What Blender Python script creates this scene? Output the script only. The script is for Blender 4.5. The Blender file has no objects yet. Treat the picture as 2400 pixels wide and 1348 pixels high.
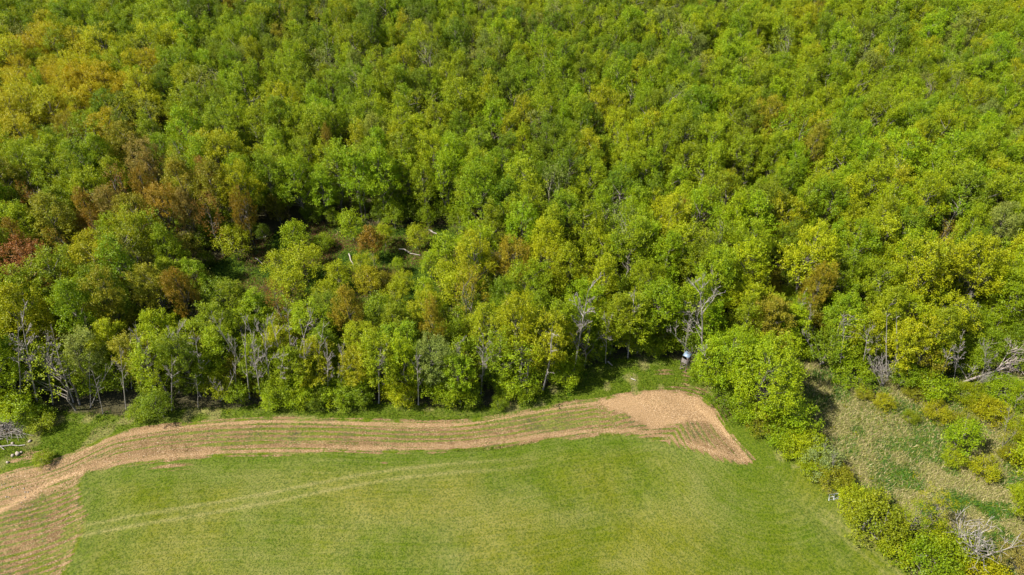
import bpy, math, random
import numpy as np
from mathutils import Vector, Matrix

R_ = math.radians
rng = np.random.default_rng(7)
random.seed(7)
scene = bpy.context.scene
C = scene.collection

# ------------------------------------------------------------------ camera, sky, sun, exposure
CAM_H = 95.0
PITCH = 42.0            # degrees below the horizon
FPX = 1622.0            # focal length for a 2400 px wide picture
cam_d = bpy.data.cameras.new('camera')
cam_d.sensor_width = 36.0
cam_d.lens = 36.0 * FPX / 2400.0
cam_d.clip_start = 0.5
cam_d.clip_end = 9000.0
cam = bpy.data.objects.new('camera', cam_d)
C.objects.link(cam)
cam.location = (0, 0, CAM_H)
cam.rotation_euler = (R_(90 - PITCH), 0, 0)
scene.camera = cam

SUN_EL, SUN_AZ = 50.0, 257.0      # azimuth: compass direction the light comes from, 0 = +Y, 90 = +X
world = bpy.data.worlds.new('World')
scene.world = world
world.use_nodes = True
wn = world.node_tree.nodes
wn.clear()
sky = wn.new('ShaderNodeTexSky')
sky.sky_type = 'NISHITA'
sky.sun_disc = False
sky.sun_elevation = R_(SUN_EL)
sky.sun_rotation = R_(SUN_AZ)
bg = wn.new('ShaderNodeBackground')
bg.inputs['Strength'].default_value = 0.078
wo = wn.new('ShaderNodeOutputWorld')
world.node_tree.links.new(sky.outputs[0], bg.inputs[0])
world.node_tree.links.new(bg.outputs[0], wo.inputs[0])
sun_d = bpy.data.lights.new('sun', 'SUN')
sun_d.energy = 5.0
sun_d.angle = R_(0.53)
sun_d.color = (1.0, 0.95, 0.86)
sun = bpy.data.objects.new('sun', sun_d)
C.objects.link(sun)
sd = Vector((math.sin(R_(SUN_AZ)) * math.cos(R_(SUN_EL)), math.cos(R_(SUN_AZ)) * math.cos(R_(SUN_EL)), math.sin(R_(SUN_EL))))
sun.rotation_euler = (-sd).to_track_quat('-Z', 'Y').to_euler()
sun.location = (-80, 60, 150)
vs = scene.view_settings
vs.view_transform = 'Standard'
vs.look = 'None'
vs.exposure = 1.1
vs.gamma = 1.0
vs.use_curve_mapping = False

# ------------------------------------------------------------------ picture <-> ground
_c, _s = math.cos(R_(PITCH)), math.sin(R_(PITCH))
def at(px, py, z=0.0):
    """ground point seen at a photo pixel (2400 x 1348)"""
    u, v = (px - 1200) / FPX, (674 - py) / FPX
    dx, dy, dz = u, _c + v * _s, -_s + v * _c
    t = (z - CAM_H) / dz
    return np.array([dx * t, dy * t])
def proj(x, y, z=0.0):
    dz = z - CAM_H
    d = y * _c - dz * _s
    v = y * _s + dz * _c
    return 1200 + FPX * x / d, 674 - FPX * v / d, d
def hgt(x, y):
    return (0.35 * np.sin(x * 0.031 + 1.0) * np.cos(y * 0.027) + 0.16 * np.sin(x * 0.083 + y * 0.061)
            + 0.05 * np.sin(x * 0.31 - y * 0.23) + 0.03 * np.sin(x * 0.71 + y * 0.53))

def smooth_poly(pts, n=10):
    p = np.array(pts, float)
    out = []
    for i in range(len(p) - 1):
        p0, p1, p2, p3 = p[max(i - 1, 0)], p[i], p[i + 1], p[min(i + 2, len(p) - 1)]
        for k in range(n):
            t = k / n
            out.append(0.5 * ((2 * p1) + (-p0 + p2) * t + (2 * p0 - 5 * p1 + 4 * p2 - p3) * t * t + (-p0 + 3 * p1 - 3 * p2 + p3) * t ** 3))
    out.append(p[-1])
    return np.array(out)
def world_line(pts, n=4):
    return smooth_poly([at(*q) for q in pts], n)
def line_dist(X, Y, line):
    """distance, signed side and length along a polyline"""
    best = np.full(X.shape, 1e9); side = np.zeros(X.shape); along = np.zeros(X.shape)
    acc = 0.0
    for a, b in zip(line[:-1], line[1:]):
        d = b - a; L = np.hypot(*d)
        if L < 1e-6: continue
        t = np.clip(((X - a[0]) * d[0] + (Y - a[1]) * d[1]) / L ** 2, 0, 1)
        ex, ey = X - a[0] - t * d[0], Y - a[1] - t * d[1]
        q = np.hypot(ex, ey)
        m = q < best
        best = np.where(m, q, best)
        side = np.where(m, np.sign(d[0] * ey - d[1] * ex), side)
        along = np.where(m, acc + t * L, along)
        acc += L
    return best, side, along
def in_poly(X, Y, poly):
    inside = np.zeros(X.shape, bool)
    n = len(poly)
    for i in range(n):
        x0, y0 = poly[i]; x1, y1 = poly[(i + 1) % n]
        if y0 == y1: continue
        c = ((Y >= min(y0, y1)) & (Y < max(y0, y1)) & (X < (Y - y0) * (x1 - x0) / (y1 - y0) + x0))
        inside ^= c
    return inside
def sdf(X, Y, poly):
    """signed distance in metres, positive inside"""
    p = np.vstack([poly, poly[:1]])
    d, _, _ = line_dist(X, Y, p)
    return np.where(in_poly(X, Y, poly), d, -d)
def sst(a, b, x):
    t = np.clip((x - a) / (b - a), 0, 1)
    return t * t * (3 - 2 * t)
def vnoise(X, Y, s, seed=0):
    """value noise, 0..1"""
    x, y = X / s, Y / s
    xi, yi = np.floor(x).astype(np.int64), np.floor(y).astype(np.int64)
    fx, fy = x - xi, y - yi
    fx, fy = fx * fx * (3 - 2 * fx), fy * fy * (3 - 2 * fy)
    def h(a, b):
        n = (a * 374761393 + b * 668265263 + seed * 982451653) & 0x7fffffff
        n = ((n ^ (n >> 13)) * 1274126177) & 0x7fffffff
        return ((n ^ (n >> 16)) & 0xffff) / 65535.0
    return (h(xi, yi) * (1 - fx) + h(xi + 1, yi) * fx) * (1 - fy) + (h(xi, yi + 1) * (1 - fx) + h(xi + 1, yi + 1) * fx) * fy

# outlines of the place, given by where they stand in the photograph
FOREST_EDGE = [(-500, 1010), (-200, 1000), (0, 975), (120, 968), (230, 972), (330, 978), (440, 960), (560, 960), (650, 948), (800, 946), (960, 950),
               (1080, 955), (1170, 950), (1260, 922), (1340, 880), (1430, 845), (1530, 838), (1600, 850), (1680, 905), (1720, 860),
               (1860, 835), (1930, 868), (2020, 880), (2120, 895), (2250, 890), (2400, 885), (2600, 890), (3000, 900)]
STRIP_TOP = [(-420, 1290), (-200, 1190), (0, 1112), (90, 1088), (150, 1068), (210, 1040), (270, 1015), (340, 1001), (420, 991), (520, 984), (640, 980), (800, 982),
             (950, 986), (1080, 983), (1180, 969), (1270, 951), (1350, 938), (1405, 931)]
PATCH_TOP = [(1405, 934), (1450, 923), (1520, 917), (1590, 917), (1640, 930), (1672, 955), (1692, 985), (1712, 1015), (1742, 1048), (1772, 1080)]
STRIP_BOT = [(1745, 1090), (1700, 1078), (1640, 1060), (1580, 1040), (1520, 1024), (1450, 1018), (1350, 1021), (1250, 1032), (1150, 1046), (1040, 1056), (900, 1061),
             (760, 1064), (600, 1067), (430, 1077), (300, 1090), (205, 1104), (188, 1118), (190, 1170), (198, 1235), (170, 1300), (120, 1420), (60, 1700)]
edge_w = world_line(FOREST_EDGE)
strip_top_w = world_line(STRIP_TOP)
patch_top_w = world_line(PATCH_TOP)
strip_bot_w = world_line(STRIP_BOT)
strip_poly = np.vstack([strip_top_w, patch_top_w, strip_bot_w, [at(-700, 1700)], [at(-700, 1400)]])
patch_poly = np.vstack([patch_top_w[:-14], world_line([(1700, 1025), (1670, 1000), (1630, 990), (1585, 997), (1545, 1002), (1520, 1001), (1480, 985), (1462, 972), (1430, 962), (1405, 946)])])
HEDGE = [(1625, 868), (1660, 912), (1720, 962), (1780, 1010), (1850, 1062), (1900, 1115), (1945, 1160), (1990, 1215), (2060, 1290), (2120, 1335), (2220, 1440), (2400, 1640)]
hedge_w = world_line(HEDGE)
CLEAR = [(485, 690), (500, 625), (600, 580), (680, 535), (780, 528), (960, 535), (1040, 538), (1110, 572), (1120, 640), (1050, 715), (970, 765), (850, 775), (640, 770), (530, 735)]
clear_poly = world_line(CLEAR + CLEAR[:1])[:-1]
forest_poly = np.vstack([edge_w, [(2500, edge_w[-1][1])], [(2500, 4500)], [(-2500, 4500)], [(-2500, edge_w[0][1])]])
TRACK = [(-200, 1320), (0, 1290), (170, 1247), (350, 1213), (500, 1189), (650, 1164), (760, 1142), (900, 1116), (1050, 1098), (1200, 1086), (1330, 1072)]
track_w = world_line(TRACK)
hedge_track_w = world_line([(1700, 1000), (1790, 1085), (1880, 1160), (1960, 1235), (2050, 1310), (2150, 1400)])

# ------------------------------------------------------------------ materials
def new_mat(name):
    m = bpy.data.materials.new(name)
    m.use_nodes = True
    nt = m.node_tree
    nt.nodes.clear()
    out = nt.nodes.new('ShaderNodeOutputMaterial')
    return m, nt, out
def N(nt, t, **kw):
    n = nt.nodes.new(t)
    for k, v in kw.items():
        if k in n.inputs: n.inputs[k].default_value = v
        else: setattr(n, k, v)
    return n
def mixc(nt, fac, a, b, mode='MIX'):
    n = nt.nodes.new('ShaderNodeMix'); n.data_type = 'RGBA'; n.blend_type = mode
    for sock, v in ((n.inputs[0], fac), (n.inputs[6], a), (n.inputs[7], b)):
        if isinstance(v, bpy.types.NodeSocket): nt.links.new(v, sock)
        elif isinstance(v, (int, float)): sock.default_value = v
        else: sock.default_value = (*v, 1)
    return n.outputs[2]
def math_(nt, op, a, b=None, c=None, clamp=False):
    n = nt.nodes.new('ShaderNodeMath'); n.operation = op; n.use_clamp = clamp
    for i, v in enumerate((a, b, c)):
        if v is None: continue
        if isinstance(v, bpy.types.NodeSocket): nt.links.new(v, n.inputs[i])
        else: n.inputs[i].default_value = v
    return n.outputs[0]
def ramp(nt, x, lo, hi):
    n = nt.nodes.new('ShaderNodeMapRange'); n.interpolation_type = 'SMOOTHSTEP'
    nt.links.new(x, n.inputs[0]); n.inputs[1].default_value = lo; n.inputs[2].default_value = hi
    return n.outputs[0]
def noise(nt, vec, scale, detail=3.0, rough=0.6):
    n = N(nt, 'ShaderNodeTexNoise'); n.inputs['Scale'].default_value = scale
    n.inputs['Detail'].default_value = detail; n.inputs['Roughness'].default_value = rough
    nt.links.new(vec, n.inputs['Vector'])
    return n.outputs[0]

def leaf_material(name, translucent=0.33, rough=0.5):
    m, nt, out = new_mat(name)
    tint = N(nt, 'ShaderNodeAttribute', attribute_type='INSTANCER', attribute_name='tint')
    var = N(nt, 'ShaderNodeAttribute', attribute_type='GEOMETRY', attribute_name='var')
    hsv = N(nt, 'ShaderNodeHueSaturation')
    tco = N(nt, 'ShaderNodeTexCoord')
    nz = noise(nt, tco.outputs['Object'], 0.42, 3.0, 0.6)
    nt.links.new(tint.outputs['Color'], hsv.inputs['Color'])
    nt.links.new(math_(nt, 'ADD', math_(nt, 'MULTIPLY_ADD', var.outputs['Fac'], -0.04, 0.512), math_(nt, 'MULTIPLY_ADD', nz, 0.06, -0.034)), hsv.inputs['Hue'])
    nt.links.new(math_(nt, 'MULTIPLY_ADD', var.outputs['Fac'], 0.95, 0.62), hsv.inputs['Value'])
    dif = N(nt, 'ShaderNodeBsdfPrincipled'); dif.inputs['Roughness'].default_value = rough
    dif.inputs['Specular IOR Level'].default_value = 0.22
    nt.links.new(hsv.outputs[0], dif.inputs['Base Color'])
    tr = N(nt, 'ShaderNodeBsdfTranslucent')
    nt.links.new(mixc(nt, 1.0, hsv.outputs[0], (1.25, 1.15, 0.55), 'MULTIPLY'), tr.inputs['Color'])
    mx = N(nt, 'ShaderNodeMixShader'); mx.inputs[0].default_value = translucent
    nt.links.new(dif.outputs[0], mx.inputs[1]); nt.links.new(tr.outputs[0], mx.inputs[2])
    nt.links.new(mx.outputs[0], out.inputs[0])
    return m
def bark_material(name, a, b, scale=6.0):
    m, nt, out = new_mat(name)
    tc = N(nt, 'ShaderNodeTexCoord')
    mp = N(nt, 'ShaderNodeMapping'); mp.inputs['Scale'].default_value = (1, 1, 0.25)
    nt.links.new(tc.outputs['Object'], mp.inputs[0])
    f = noise(nt, mp.outputs[0], scale, 4)
    p = N(nt, 'ShaderNodeBsdfPrincipled'); p.inputs['Roughness'].default_value = 0.9
    p.inputs['Specular IOR Level'].default_value = 0.15
    nt.links.new(mixc(nt, ramp(nt, f, 0.35, 0.65), a, b), p.inputs['Base Color'])
    bm_ = N(nt, 'ShaderNodeBump'); bm_.inputs['Strength'].default_value = 0.5; bm_.inputs['Distance'].default_value = 0.03
    nt.links.new(f, bm_.inputs['Height']); nt.links.new(bm_.outputs[0], p.inputs['Normal'])
    nt.links.new(p.outputs[0], out.inputs[0])
    return m
def simple_material(name, a, b, scale=8.0, rough=0.8, metal=0.0):
    m, nt, out = new_mat(name)
    tc = N(nt, 'ShaderNodeTexCoord')
    f = noise(nt, tc.outputs['Object'], scale, 4)
    p = N(nt, 'ShaderNodeBsdfPrincipled'); p.inputs['Roughness'].default_value = rough; p.inputs['Metallic'].default_value = metal
    nt.links.new(mixc(nt, ramp(nt, f, 0.3, 0.7), a, b), p.inputs['Base Color'])
    nt.links.new(p.outputs[0], out.inputs[0])
    return m
M_LEAF = leaf_material('leaves')
M_BARK = bark_material('bark', (0.10, 0.085, 0.065), (0.20, 0.18, 0.15))
M_DEAD = bark_material('dead_wood', (0.18, 0.155, 0.13), (0.36, 0.325, 0.29))
M_FALL = bark_material('bleached_wood', (0.25, 0.20, 0.17), (0.42, 0.36, 0.32))
M_PALE = bark_material('pale_wood', (0.26, 0.225, 0.185), (0.44, 0.40, 0.34))
M_PLANK = bark_material('weathered_planks', (0.13, 0.11, 0.10), (0.27, 0.235, 0.22), 9)
M_DARKWOOD = bark_material('dark_planks', (0.09, 0.06, 0.055), (0.17, 0.12, 0.11), 9)
M_ROOF = simple_material('blue_grey_sheet', (0.13, 0.19, 0.26), (0.19, 0.25, 0.32), 5, 0.45, 0.0)
M_STEEL = simple_material('galvanised_steel', (0.42, 0.45, 0.46), (0.58, 0.60, 0.60), 7, 0.45, 0.3)
M_STONE = simple_material('pale_stone', (0.21, 0.17, 0.13), (0.34, 0.29, 0.23), 5, 0.9)

def ground_material():
    m, nt, out = new_mat('ground')
    geo = N(nt, 'ShaderNodeNewGeometry')
    P = geo.outputs['Position']
    A = N(nt, 'ShaderNodeAttribute', attribute_name='maskA'); sa = N(nt, 'ShaderNodeSeparateColor'); nt.links.new(A.outputs[0], sa.inputs[0])
    B = N(nt, 'ShaderNodeAttribute', attribute_name='maskB'); sb = N(nt, 'ShaderNodeSeparateColor'); nt.links.new(B.outputs[0], sb.inputs[0])
    F = N(nt, 'ShaderNodeAttribute', attribute_name='flow')
    bare, dry, litter = sa.outputs[0], sa.outputs[1], sa.outputs[2]
    lush, rust, worn = sb.outputs[0], sb.outputs[1], sb.outputs[2]
    mp = N(nt, 'ShaderNodeMapping'); mp.inputs['Scale'].default_value = (0.06, 2.0, 1)
    nt.links.new(F.outputs['Vector'], mp.inputs[0])
    streak = noise(nt, mp.outputs[0], 1.0, 3.0, 0.65)
    nf = noise(nt, P, 3.6, 3.0, 0.75)
    ns = noise(nt, P, 7.5, 2.0, 0.7)
    nm = noise(nt, P, 0.75, 4.0, 0.7)
    nl = noise(nt, P, 0.07, 4.0, 0.6)
    nd = noise(nt, P, 1.7, 5.0, 0.8)
    # grass
    g = mixc(nt, ramp(nt, nl, 0.36, 0.62), (0.088, 0.110, 0.004), (0.128, 0.132, 0.008))
    g = mixc(nt, lush, g, (0.068, 0.108, 0.006))
    dryf = math_(nt, 'ADD', math_(nt, 'MULTIPLY', dry, 0.9), math_(nt, 'MULTIPLY_ADD', nd, 1.0, -0.58))
    dryf = math_(nt, 'ADD', dryf, math_(nt, 'MULTIPLY_ADD', streak, 0.7, -0.35), clamp=True)
    g = mixc(nt, dryf, g, (0.225, 0.198, 0.068))
    g = mixc(nt, ramp(nt, nf, 0.58, 0.36), g, mixc(nt, 1.0, g, (0.42, 0.54, 0.45), 'MULTIPLY'))
    # red brown dead bracken and litter
    rf = ramp(nt, math_(nt, 'ADD', rust, math_(nt, 'MULTIPLY_ADD', nd, 1.6, -1.0)), 0.35, 0.55)
    g = mixc(nt, rf, g, (0.12, 0.055, 0.026))
    lf = ramp(nt, math_(nt, 'ADD', litter, math_(nt, 'MULTIPLY_ADD', nd, 1.2, -0.6)), 0.3, 0.7)
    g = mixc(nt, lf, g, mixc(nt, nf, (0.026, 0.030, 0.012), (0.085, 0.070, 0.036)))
    # soil
    soil = mixc(nt, ramp(nt, nm, 0.35, 0.65), (0.160, 0.098, 0.045), (0.240, 0.153, 0.074))
    soil = mixc(nt, worn, soil, (0.37, 0.240, 0.122))
    soil = mixc(nt, ramp(nt, ns, 0.56, 0.38), soil, mixc(nt, 1.0, soil, (0.40, 0.38, 0.36), 'MULTIPLY'))
    soil = mixc(nt, ramp(nt, ns, 0.62, 0.70), soil, (0.44, 0.36, 0.27))
    bf = math_(nt, 'ADD', bare, math_(nt, 'MULTIPLY_ADD', streak, 2.4, -1.2))
    bf = math_(nt, 'ADD', bf, math_(nt, 'MULTIPLY_ADD', nf, 1.5, -0.75))
    sf = N(nt, 'ShaderNodeSeparateXYZ'); nt.links.new(F.outputs['Vector'], sf.inputs[0])
    ph = math_(nt, 'ADD', math_(nt, 'MULTIPLY', sf.outputs[1], 6.6), math_(nt, 'MULTIPLY', nm, 2.6))
    row = math_(nt, 'MULTIPLY', math_(nt, 'SINE', ph), math_(nt, 'MULTIPLY_ADD', worn, -0.6, 0.40))
    bf = math_(nt, 'ADD', bf, row)
    has = ramp(nt, bare, 0.02, 0.12)
    bf = math_(nt, 'MULTIPLY', ramp(nt, bf, 0.28, 0.78), has)
    col = mixc(nt, bf, g, soil)
    p = N(nt, 'ShaderNodeBsdfPrincipled'); p.inputs['Roughness'].default_value = 0.95
    p.inputs['Specular IOR Level'].default_value = 0.08
    nt.links.new(col, p.inputs['Base Color'])
    b = N(nt, 'ShaderNodeBump'); b.inputs['Distance'].default_value = 0.14
    nt.links.new(math_(nt, 'MULTIPLY_ADD', bf, -0.45, 0.75), b.inputs['Strength'])
    nt.links.new(math_(nt, 'ADD', nf, math_(nt, 'MULTIPLY', streak, 0.5)), b.inputs['Height'])
    nt.links.new(b.outputs[0], p.inputs['Normal'])
    nt.links.new(p.outputs[0], out.inputs[0])
    return m
M_GROUND = ground_material()

def grass_material():
    m, nt, out = new_mat('grass_blades')
    col = N(nt, 'ShaderNodeAttribute', attribute_name='col')
    d = N(nt, 'ShaderNodeBsdfDiffuse'); t = N(nt, 'ShaderNodeBsdfTranslucent')
    nt.links.new(col.outputs[0], d.inputs[0]); nt.links.new(col.outputs[0], t.inputs[0])
    mx = N(nt, 'ShaderNodeMixShader'); mx.inputs[0].default_value = 0.35
    nt.links.new(d.outputs[0], mx.inputs[1]); nt.links.new(t.outputs[0], mx.inputs[2])
    nt.links.new(mx.outputs[0], out.inputs[0])
    return m
M_GRASS = grass_material()

# ------------------------------------------------------------------ object helpers
used_labels = set()
def tag(o, label=None, cat=None, group=None, kind=None):
    if label:
        assert label not in used_labels, label
        used_labels.add(label)
        o['label'] = label
    if cat: o['category'] = cat
    if group: o['group'] = group
    if kind: o['kind'] = kind
    return o
def empty(name, loc, rz=0.0, scale=(1, 1, 1), tilt=(0, 0)):
    o = bpy.data.objects.new(name, None)
    C.objects.link(o)
    o.empty_display_size = 0.3
    o.location = loc; o.rotation_euler = (tilt[0], tilt[1], rz); o.scale = scale
    return o
def np_mesh(name, verts, faces, mat, smooth=False, attrs=()):
    """faces: (n,3) or (n,4) array, or a list of arrays"""
    me = bpy.data.meshes.new(name)
    fl = faces if isinstance(faces, list) else [faces]
    fl = [np.asarray(f, np.int32) for f in fl if len(f)]
    loops = np.concatenate([f.ravel() for f in fl])
    tot = np.concatenate([np.full(len(f), f.shape[1], np.int32) for f in fl])
    start = np.concatenate([[0], np.cumsum(tot)[:-1]]).astype(np.int32)
    me.vertices.add(len(verts)); me.vertices.foreach_set('co', np.asarray(verts, np.float32).ravel())
    me.loops.add(len(loops)); me.loops.foreach_set('vertex_index', loops)
    me.polygons.add(len(tot)); me.polygons.foreach_set('loop_start', start); me.polygons.foreach_set('loop_total', tot)
    me.update(calc_edges=True)
    for an, dom, typ, data in attrs:
        a = me.attributes.new(an, typ, dom)
        a.data.foreach_set('color' if 'COLOR' in typ else ('vector' if typ == 'FLOAT_VECTOR' else 'value'), np.asarray(data, np.float32).ravel())
    me.materials.append(mat)
    if smooth: me.polygons.foreach_set('use_smooth', np.ones(len(tot), bool))
    return me
def link_mesh(name, me, parent=None):
    o = bpy.data.objects.new(name, me)
    C.objects.link(o)
    if parent: o.parent = parent
    return o
class MB:
    """collects tubes and boxes for one mesh"""
    def __init__(s): s.v, s.f4, s.f3 = [], [], []
    def tube(s, pts, rad, sides=5):
        pts = [Vector(p) for p in pts]
        base = len(s.v)
        ref = Vector((0.31, 0.17, 0.93))
        for i, p in enumerate(pts):
            d = (pts[min(i + 1, len(pts) - 1)] - pts[max(i - 1, 0)]).normalized()
            a = d.cross(ref)
            if a.length < 0.05: a = d.cross(Vector((1, 0, 0)))
            a.normalize(); b = d.cross(a)
            for k in range(sides):
                t = 2 * math.pi * k / sides
                s.v.append(p + (a * math.cos(t) + b * math.sin(t)) * rad[i])
        for i in range(len(pts) - 1):
            for k in range(sides):
                k2 = (k + 1) % sides
                s.f4.append((base + i * sides + k, base + i * sides + k2, base + (i + 1) * sides + k2, base + (i + 1) * sides + k))
        if sides == 4:
            s.f4.append(tuple(base + k for k in range(4))); e = base + (len(pts) - 1) * 4
            s.f4.append(tuple(e + k for k in (3, 2, 1, 0)))
        else:
            for e, order in ((base, 1), (base + (len(pts) - 1) * sides, -1)):
                for k in range(1, sides - 1):
                    t = (e, e + k, e + k + 1)
                    s.f3.append(t[::order])
        return s
    def box(s, c, size, M=None):
        base = len(s.v)
        for z in (-.5, .5):
            for x, y in ((-.5, -.5), (.5, -.5), (.5, .5), (-.5, .5)):
                p = Vector((x * size[0], y * size[1], z * size[2]))
                if M is not None: p = M @ p
                s.v.append(p + Vector(c))
        for q in ((3, 2, 1, 0), (4, 5, 6, 7), (0, 1, 5, 4), (1, 2, 6, 5), (2, 3, 7, 6), (3, 0, 4, 7)):
            s.f4.append(tuple(base + i for i in q))
        return s
    def mesh(s, name, mat, smooth=False):
        fl = []
        if s.f4: fl.append(np.array(s.f4))
        if s.f3: fl.append(np.array(s.f3))
        return np_mesh(name, np.array([tuple(v) for v in s.v]), fl, mat, smooth)

# ------------------------------------------------------------------ the ground
def build_ground():
    xs = np.concatenate([-np.geomspace(150, 3500, 12)[::-1], np.arange(-146, 146, 0.42), np.geomspace(150, 3500, 12)])
    ys = np.concatenate([[-2500, -1200, -500, -200, -80, -20, 10, 28], np.arange(40, 150, 0.36), np.arange(150, 215, 1.0), np.arange(216, 420, 6), np.geomspace(430, 4500, 12)])
    X, Y = np.meshgrid(xs, ys)
    far = sst(200, 700, np.hypot(X, Y))
    Z = hgt(X, Y) * (1 - far)
    inb = sdf(X, Y, strip_poly)
    wob = (vnoise(X, Y, 2.2, 1) - .5) * 1.6 + (vnoise(X, Y, 0.8, 2) - .5) * 0.8
    wob = wob * (0.4)
    fo = sdf(X, Y, forest_poly)
    clr = sdf(X, Y, clear_poly)
    pt = sdf(X, Y, patch_poly)
    dt, st, al = line_dist(X, Y, np.vstack([strip_top_w, patch_top_w]))
    db, sb_, alb = line_dist(X, Y, strip_bot_w)
    px, py, _ = proj(X, Y)
    instrip = sst(-0.45, 0.45, inb + wob * 1.8)
    f = dt / np.maximum(dt + db, 0.01)                # 0 at the top edge, 1 at the bottom edge of the strip
    bare = 0.60 + 0.22 * np.exp(-((dt - 0.9) / 0.95) ** 2) + 0.26 * np.exp(-((db - 0.8) / 0.9) ** 2)
    bare += 0.16 * np.exp(-((f - 0.78) / 0.08) ** 2) - 0.10 * np.exp(-((f - 0.34) / 0.12) ** 2) - 0.06 * np.exp(-((f - 0.62) / 0.09) ** 2)
    bare += (vnoise(X, Y, 9, 3) - .5) * 0.6 + (vnoise(X, Y, 3, 33) - .5) * 0.35
    left = sst(420, 150, px)
    lineY = 1200 - (px / 400) * 135
    above = sst(6, -10, py - lineY)
    bare = bare * (1 - left) + left * (above * (.74 + .25 * (vnoise(X, Y, 5, 41) - .5)) + (1 - above) * (.45 + .5 * (vnoise(X * 2.2, Y * .35, 2.5, 42) - .5)))
    # green wedge below the patch, streaky tail of the headland
    bare -= 0.20 * np.exp(-(((px - 1340) / 150) ** 2 + ((py - 992) / 20) ** 2)) + 0.25 * np.exp(-(((px - 1590) / 60) ** 2 + ((py - 1020) / 14) ** 2))
    bare += 0.28 * np.exp(-(((px - 1670) / 90) ** 2 + ((py - 1045) / 35) ** 2))
    bare -= 0.45 * np.exp(-(((px - 96) / 12) ** 2)) * sst(1130, 1165, py) * left * .6
    bare += 0.2 * np.exp(-(((px - 130) / 18) ** 2)) * sst(1150, 1180, py) * left
    bare = np.maximum(bare, sst(-0.3, 0.5, pt + wob * 1.3) * (1.12 - 0.30 * np.exp(-(((px - 1530) / 60) ** 2 + ((py - 938) / 9) ** 2))))
    # a driven line through the left headland
    dl, _, _ = line_dist(X, Y, world_line([(-60, 1225), (0, 1196), (60, 1165), (120, 1130), (190, 1105)]))
    bare = np.maximum(bare, np.exp(-(dl / 0.75) ** 2) * 1.05)
    bare *= instrip
    worn = np.exp(-(dl / 0.7) ** 2)
    dw, _, _ = line_dist(X, Y, world_line([(1630, 950), (1665, 978), (1690, 1002), (1705, 1020)]))
    worn = np.maximum(worn, np.exp(-(dw / 0.8) ** 2))
    worn = np.maximum(worn, 0.35 * np.exp(-(((px - 1545) / 60) ** 2 + ((py - 975) / 22) ** 2)))
    worn = np.maximum(worn, 0.6 * np.exp(-((dt - 0.9) / 0.55) ** 2) * instrip)
    worn = np.maximum(worn, 0.5 * np.exp(-((db - 0.8) / 0.5) ** 2) * instrip)
    worn = np.maximum(worn, sst(-.3, .8, pt + wob) * (.50 + .25 * vnoise(X, Y, 4, 91)))
    worn = np.maximum(worn, .35 * left * above)
    # small bare spots outside the strip
    for bx, by, rx, ry, a in ((1557, 873, 16, 9, .8), (1588, 912, 18, 8, .75), (1608, 880, 8, 22, .7), (1640, 918, 24, 9, .6), (70, 1062, 34, 18, .8), (30, 1078, 20, 8, .7),
                              (400, 1092, 40, 8, .85), (622, 1070, 8, 6, .9), (1690, 955, 20, 26, .7), (902, 1083, 6, 4, .7), (20, 1010, 60, 14, .7), (1880, 1035, 8, 5, .5), (2060, 985, 12, 6, .5)):
        bare = np.maximum(bare, a * np.exp(-(((px - bx) / rx) ** 2 + ((py - by) / ry) ** 2)))
    # dry grass
    wall = np.zeros_like(X)
    dtr, str_, _ = line_dist(X, Y, track_w)
    fade = sst(1400, 950, px)
    dry = 0.66 * fade * (np.exp(-((dtr - 0.85) / 0.26) ** 2)) + 0.12 * fade * np.exp(-(dtr / 1.3) ** 2)
    dh, _, _ = line_dist(X, Y, hedge_track_w)
    dry = np.maximum(dry, 0.45 * np.exp(-((dh - 0.8) / 0.35) ** 2) * sst(1180, 1230, py))
    infield = (inb < 0) & (fo < 0)
    dry += infield * (0.15 + 0.26 * sst(0.3, 0.9, vnoise(X, Y, 14, 5)) + 0.14 * sst(.3, .95, vnoise(X, Y, 3.6, 6)) + .22 * (vnoise(X, Y, 1.3, 66) - .5))
    for bx, by, rx, ry, a in ((650, 1120, 130, 28, .22), (800, 1200, 90, 60, .25), (1180, 1215, 260, 40, .25), (1050, 1320, 80, 40, .3), (1500, 1310, 120, 40, .18), (1950, 1230, 90, 60, .2), (1580, 1200, 90, 40, .2)):
        dry += a * np.exp(-(((px - bx) / rx) ** 2 + ((py - by) / ry) ** 2))
    # the rough meadow right of the hedge
    dhg, sh, _ = line_dist(X, Y, hedge_w)
    meadow = (fo < 0.5) & (sh > 0) & (px > 1600)
    md = 0.38 + 0.75 * sst(0.38, 0.66, vnoise(X, Y, 2.4, 8)) * (0.45 + vnoise(X, Y, 9, 9))
    for bx, by, rx, ry, a in ((2110, 1110, 60, 22, -.35), (2140, 1040, 45, 14, -.1), (2270, 1190, 90, 30, -.45), (2230, 1150, 30, 30, -.2), (1960, 1010, 40, 60, .25), (2000, 1110, 80, 40, .4), (2280, 1155, 50, 14, .7), (2200, 1060, 90, 18, -.1), (1895, 925, 50, 26, .15), (2050, 1050, 60, 30, .3)):
        md += a * np.exp(-(((px - bx) / rx) ** 2 + ((py - by) / ry) ** 2))
    dry = np.where(meadow, np.clip(md, 0, 1), dry)
    verge = (fo < 0) & (inb < 0) & (py < 1100) & (~meadow) & (dt < db)
    dry = np.where(verge, 0.08 + 0.7 * sst(0.62, 0.85, vnoise(X, Y, 2.4, 11)) + 0.3 * sst(1.2, .2, np.abs(fo + 1.2)) * vnoise(X, Y, 1.5, 12), dry)
    lush = np.where(infield, 0.75 * sst(0.35, 0.75, 1 - vnoise(X, Y, 12, 14)) * (0.5 + 0.5 * vnoise(X, Y, 3, 15)), 0.4)
    lush = np.where(infield & (db < 7), np.maximum(lush, 0.85 * sst(7, 1.0, db)), lush)
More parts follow.
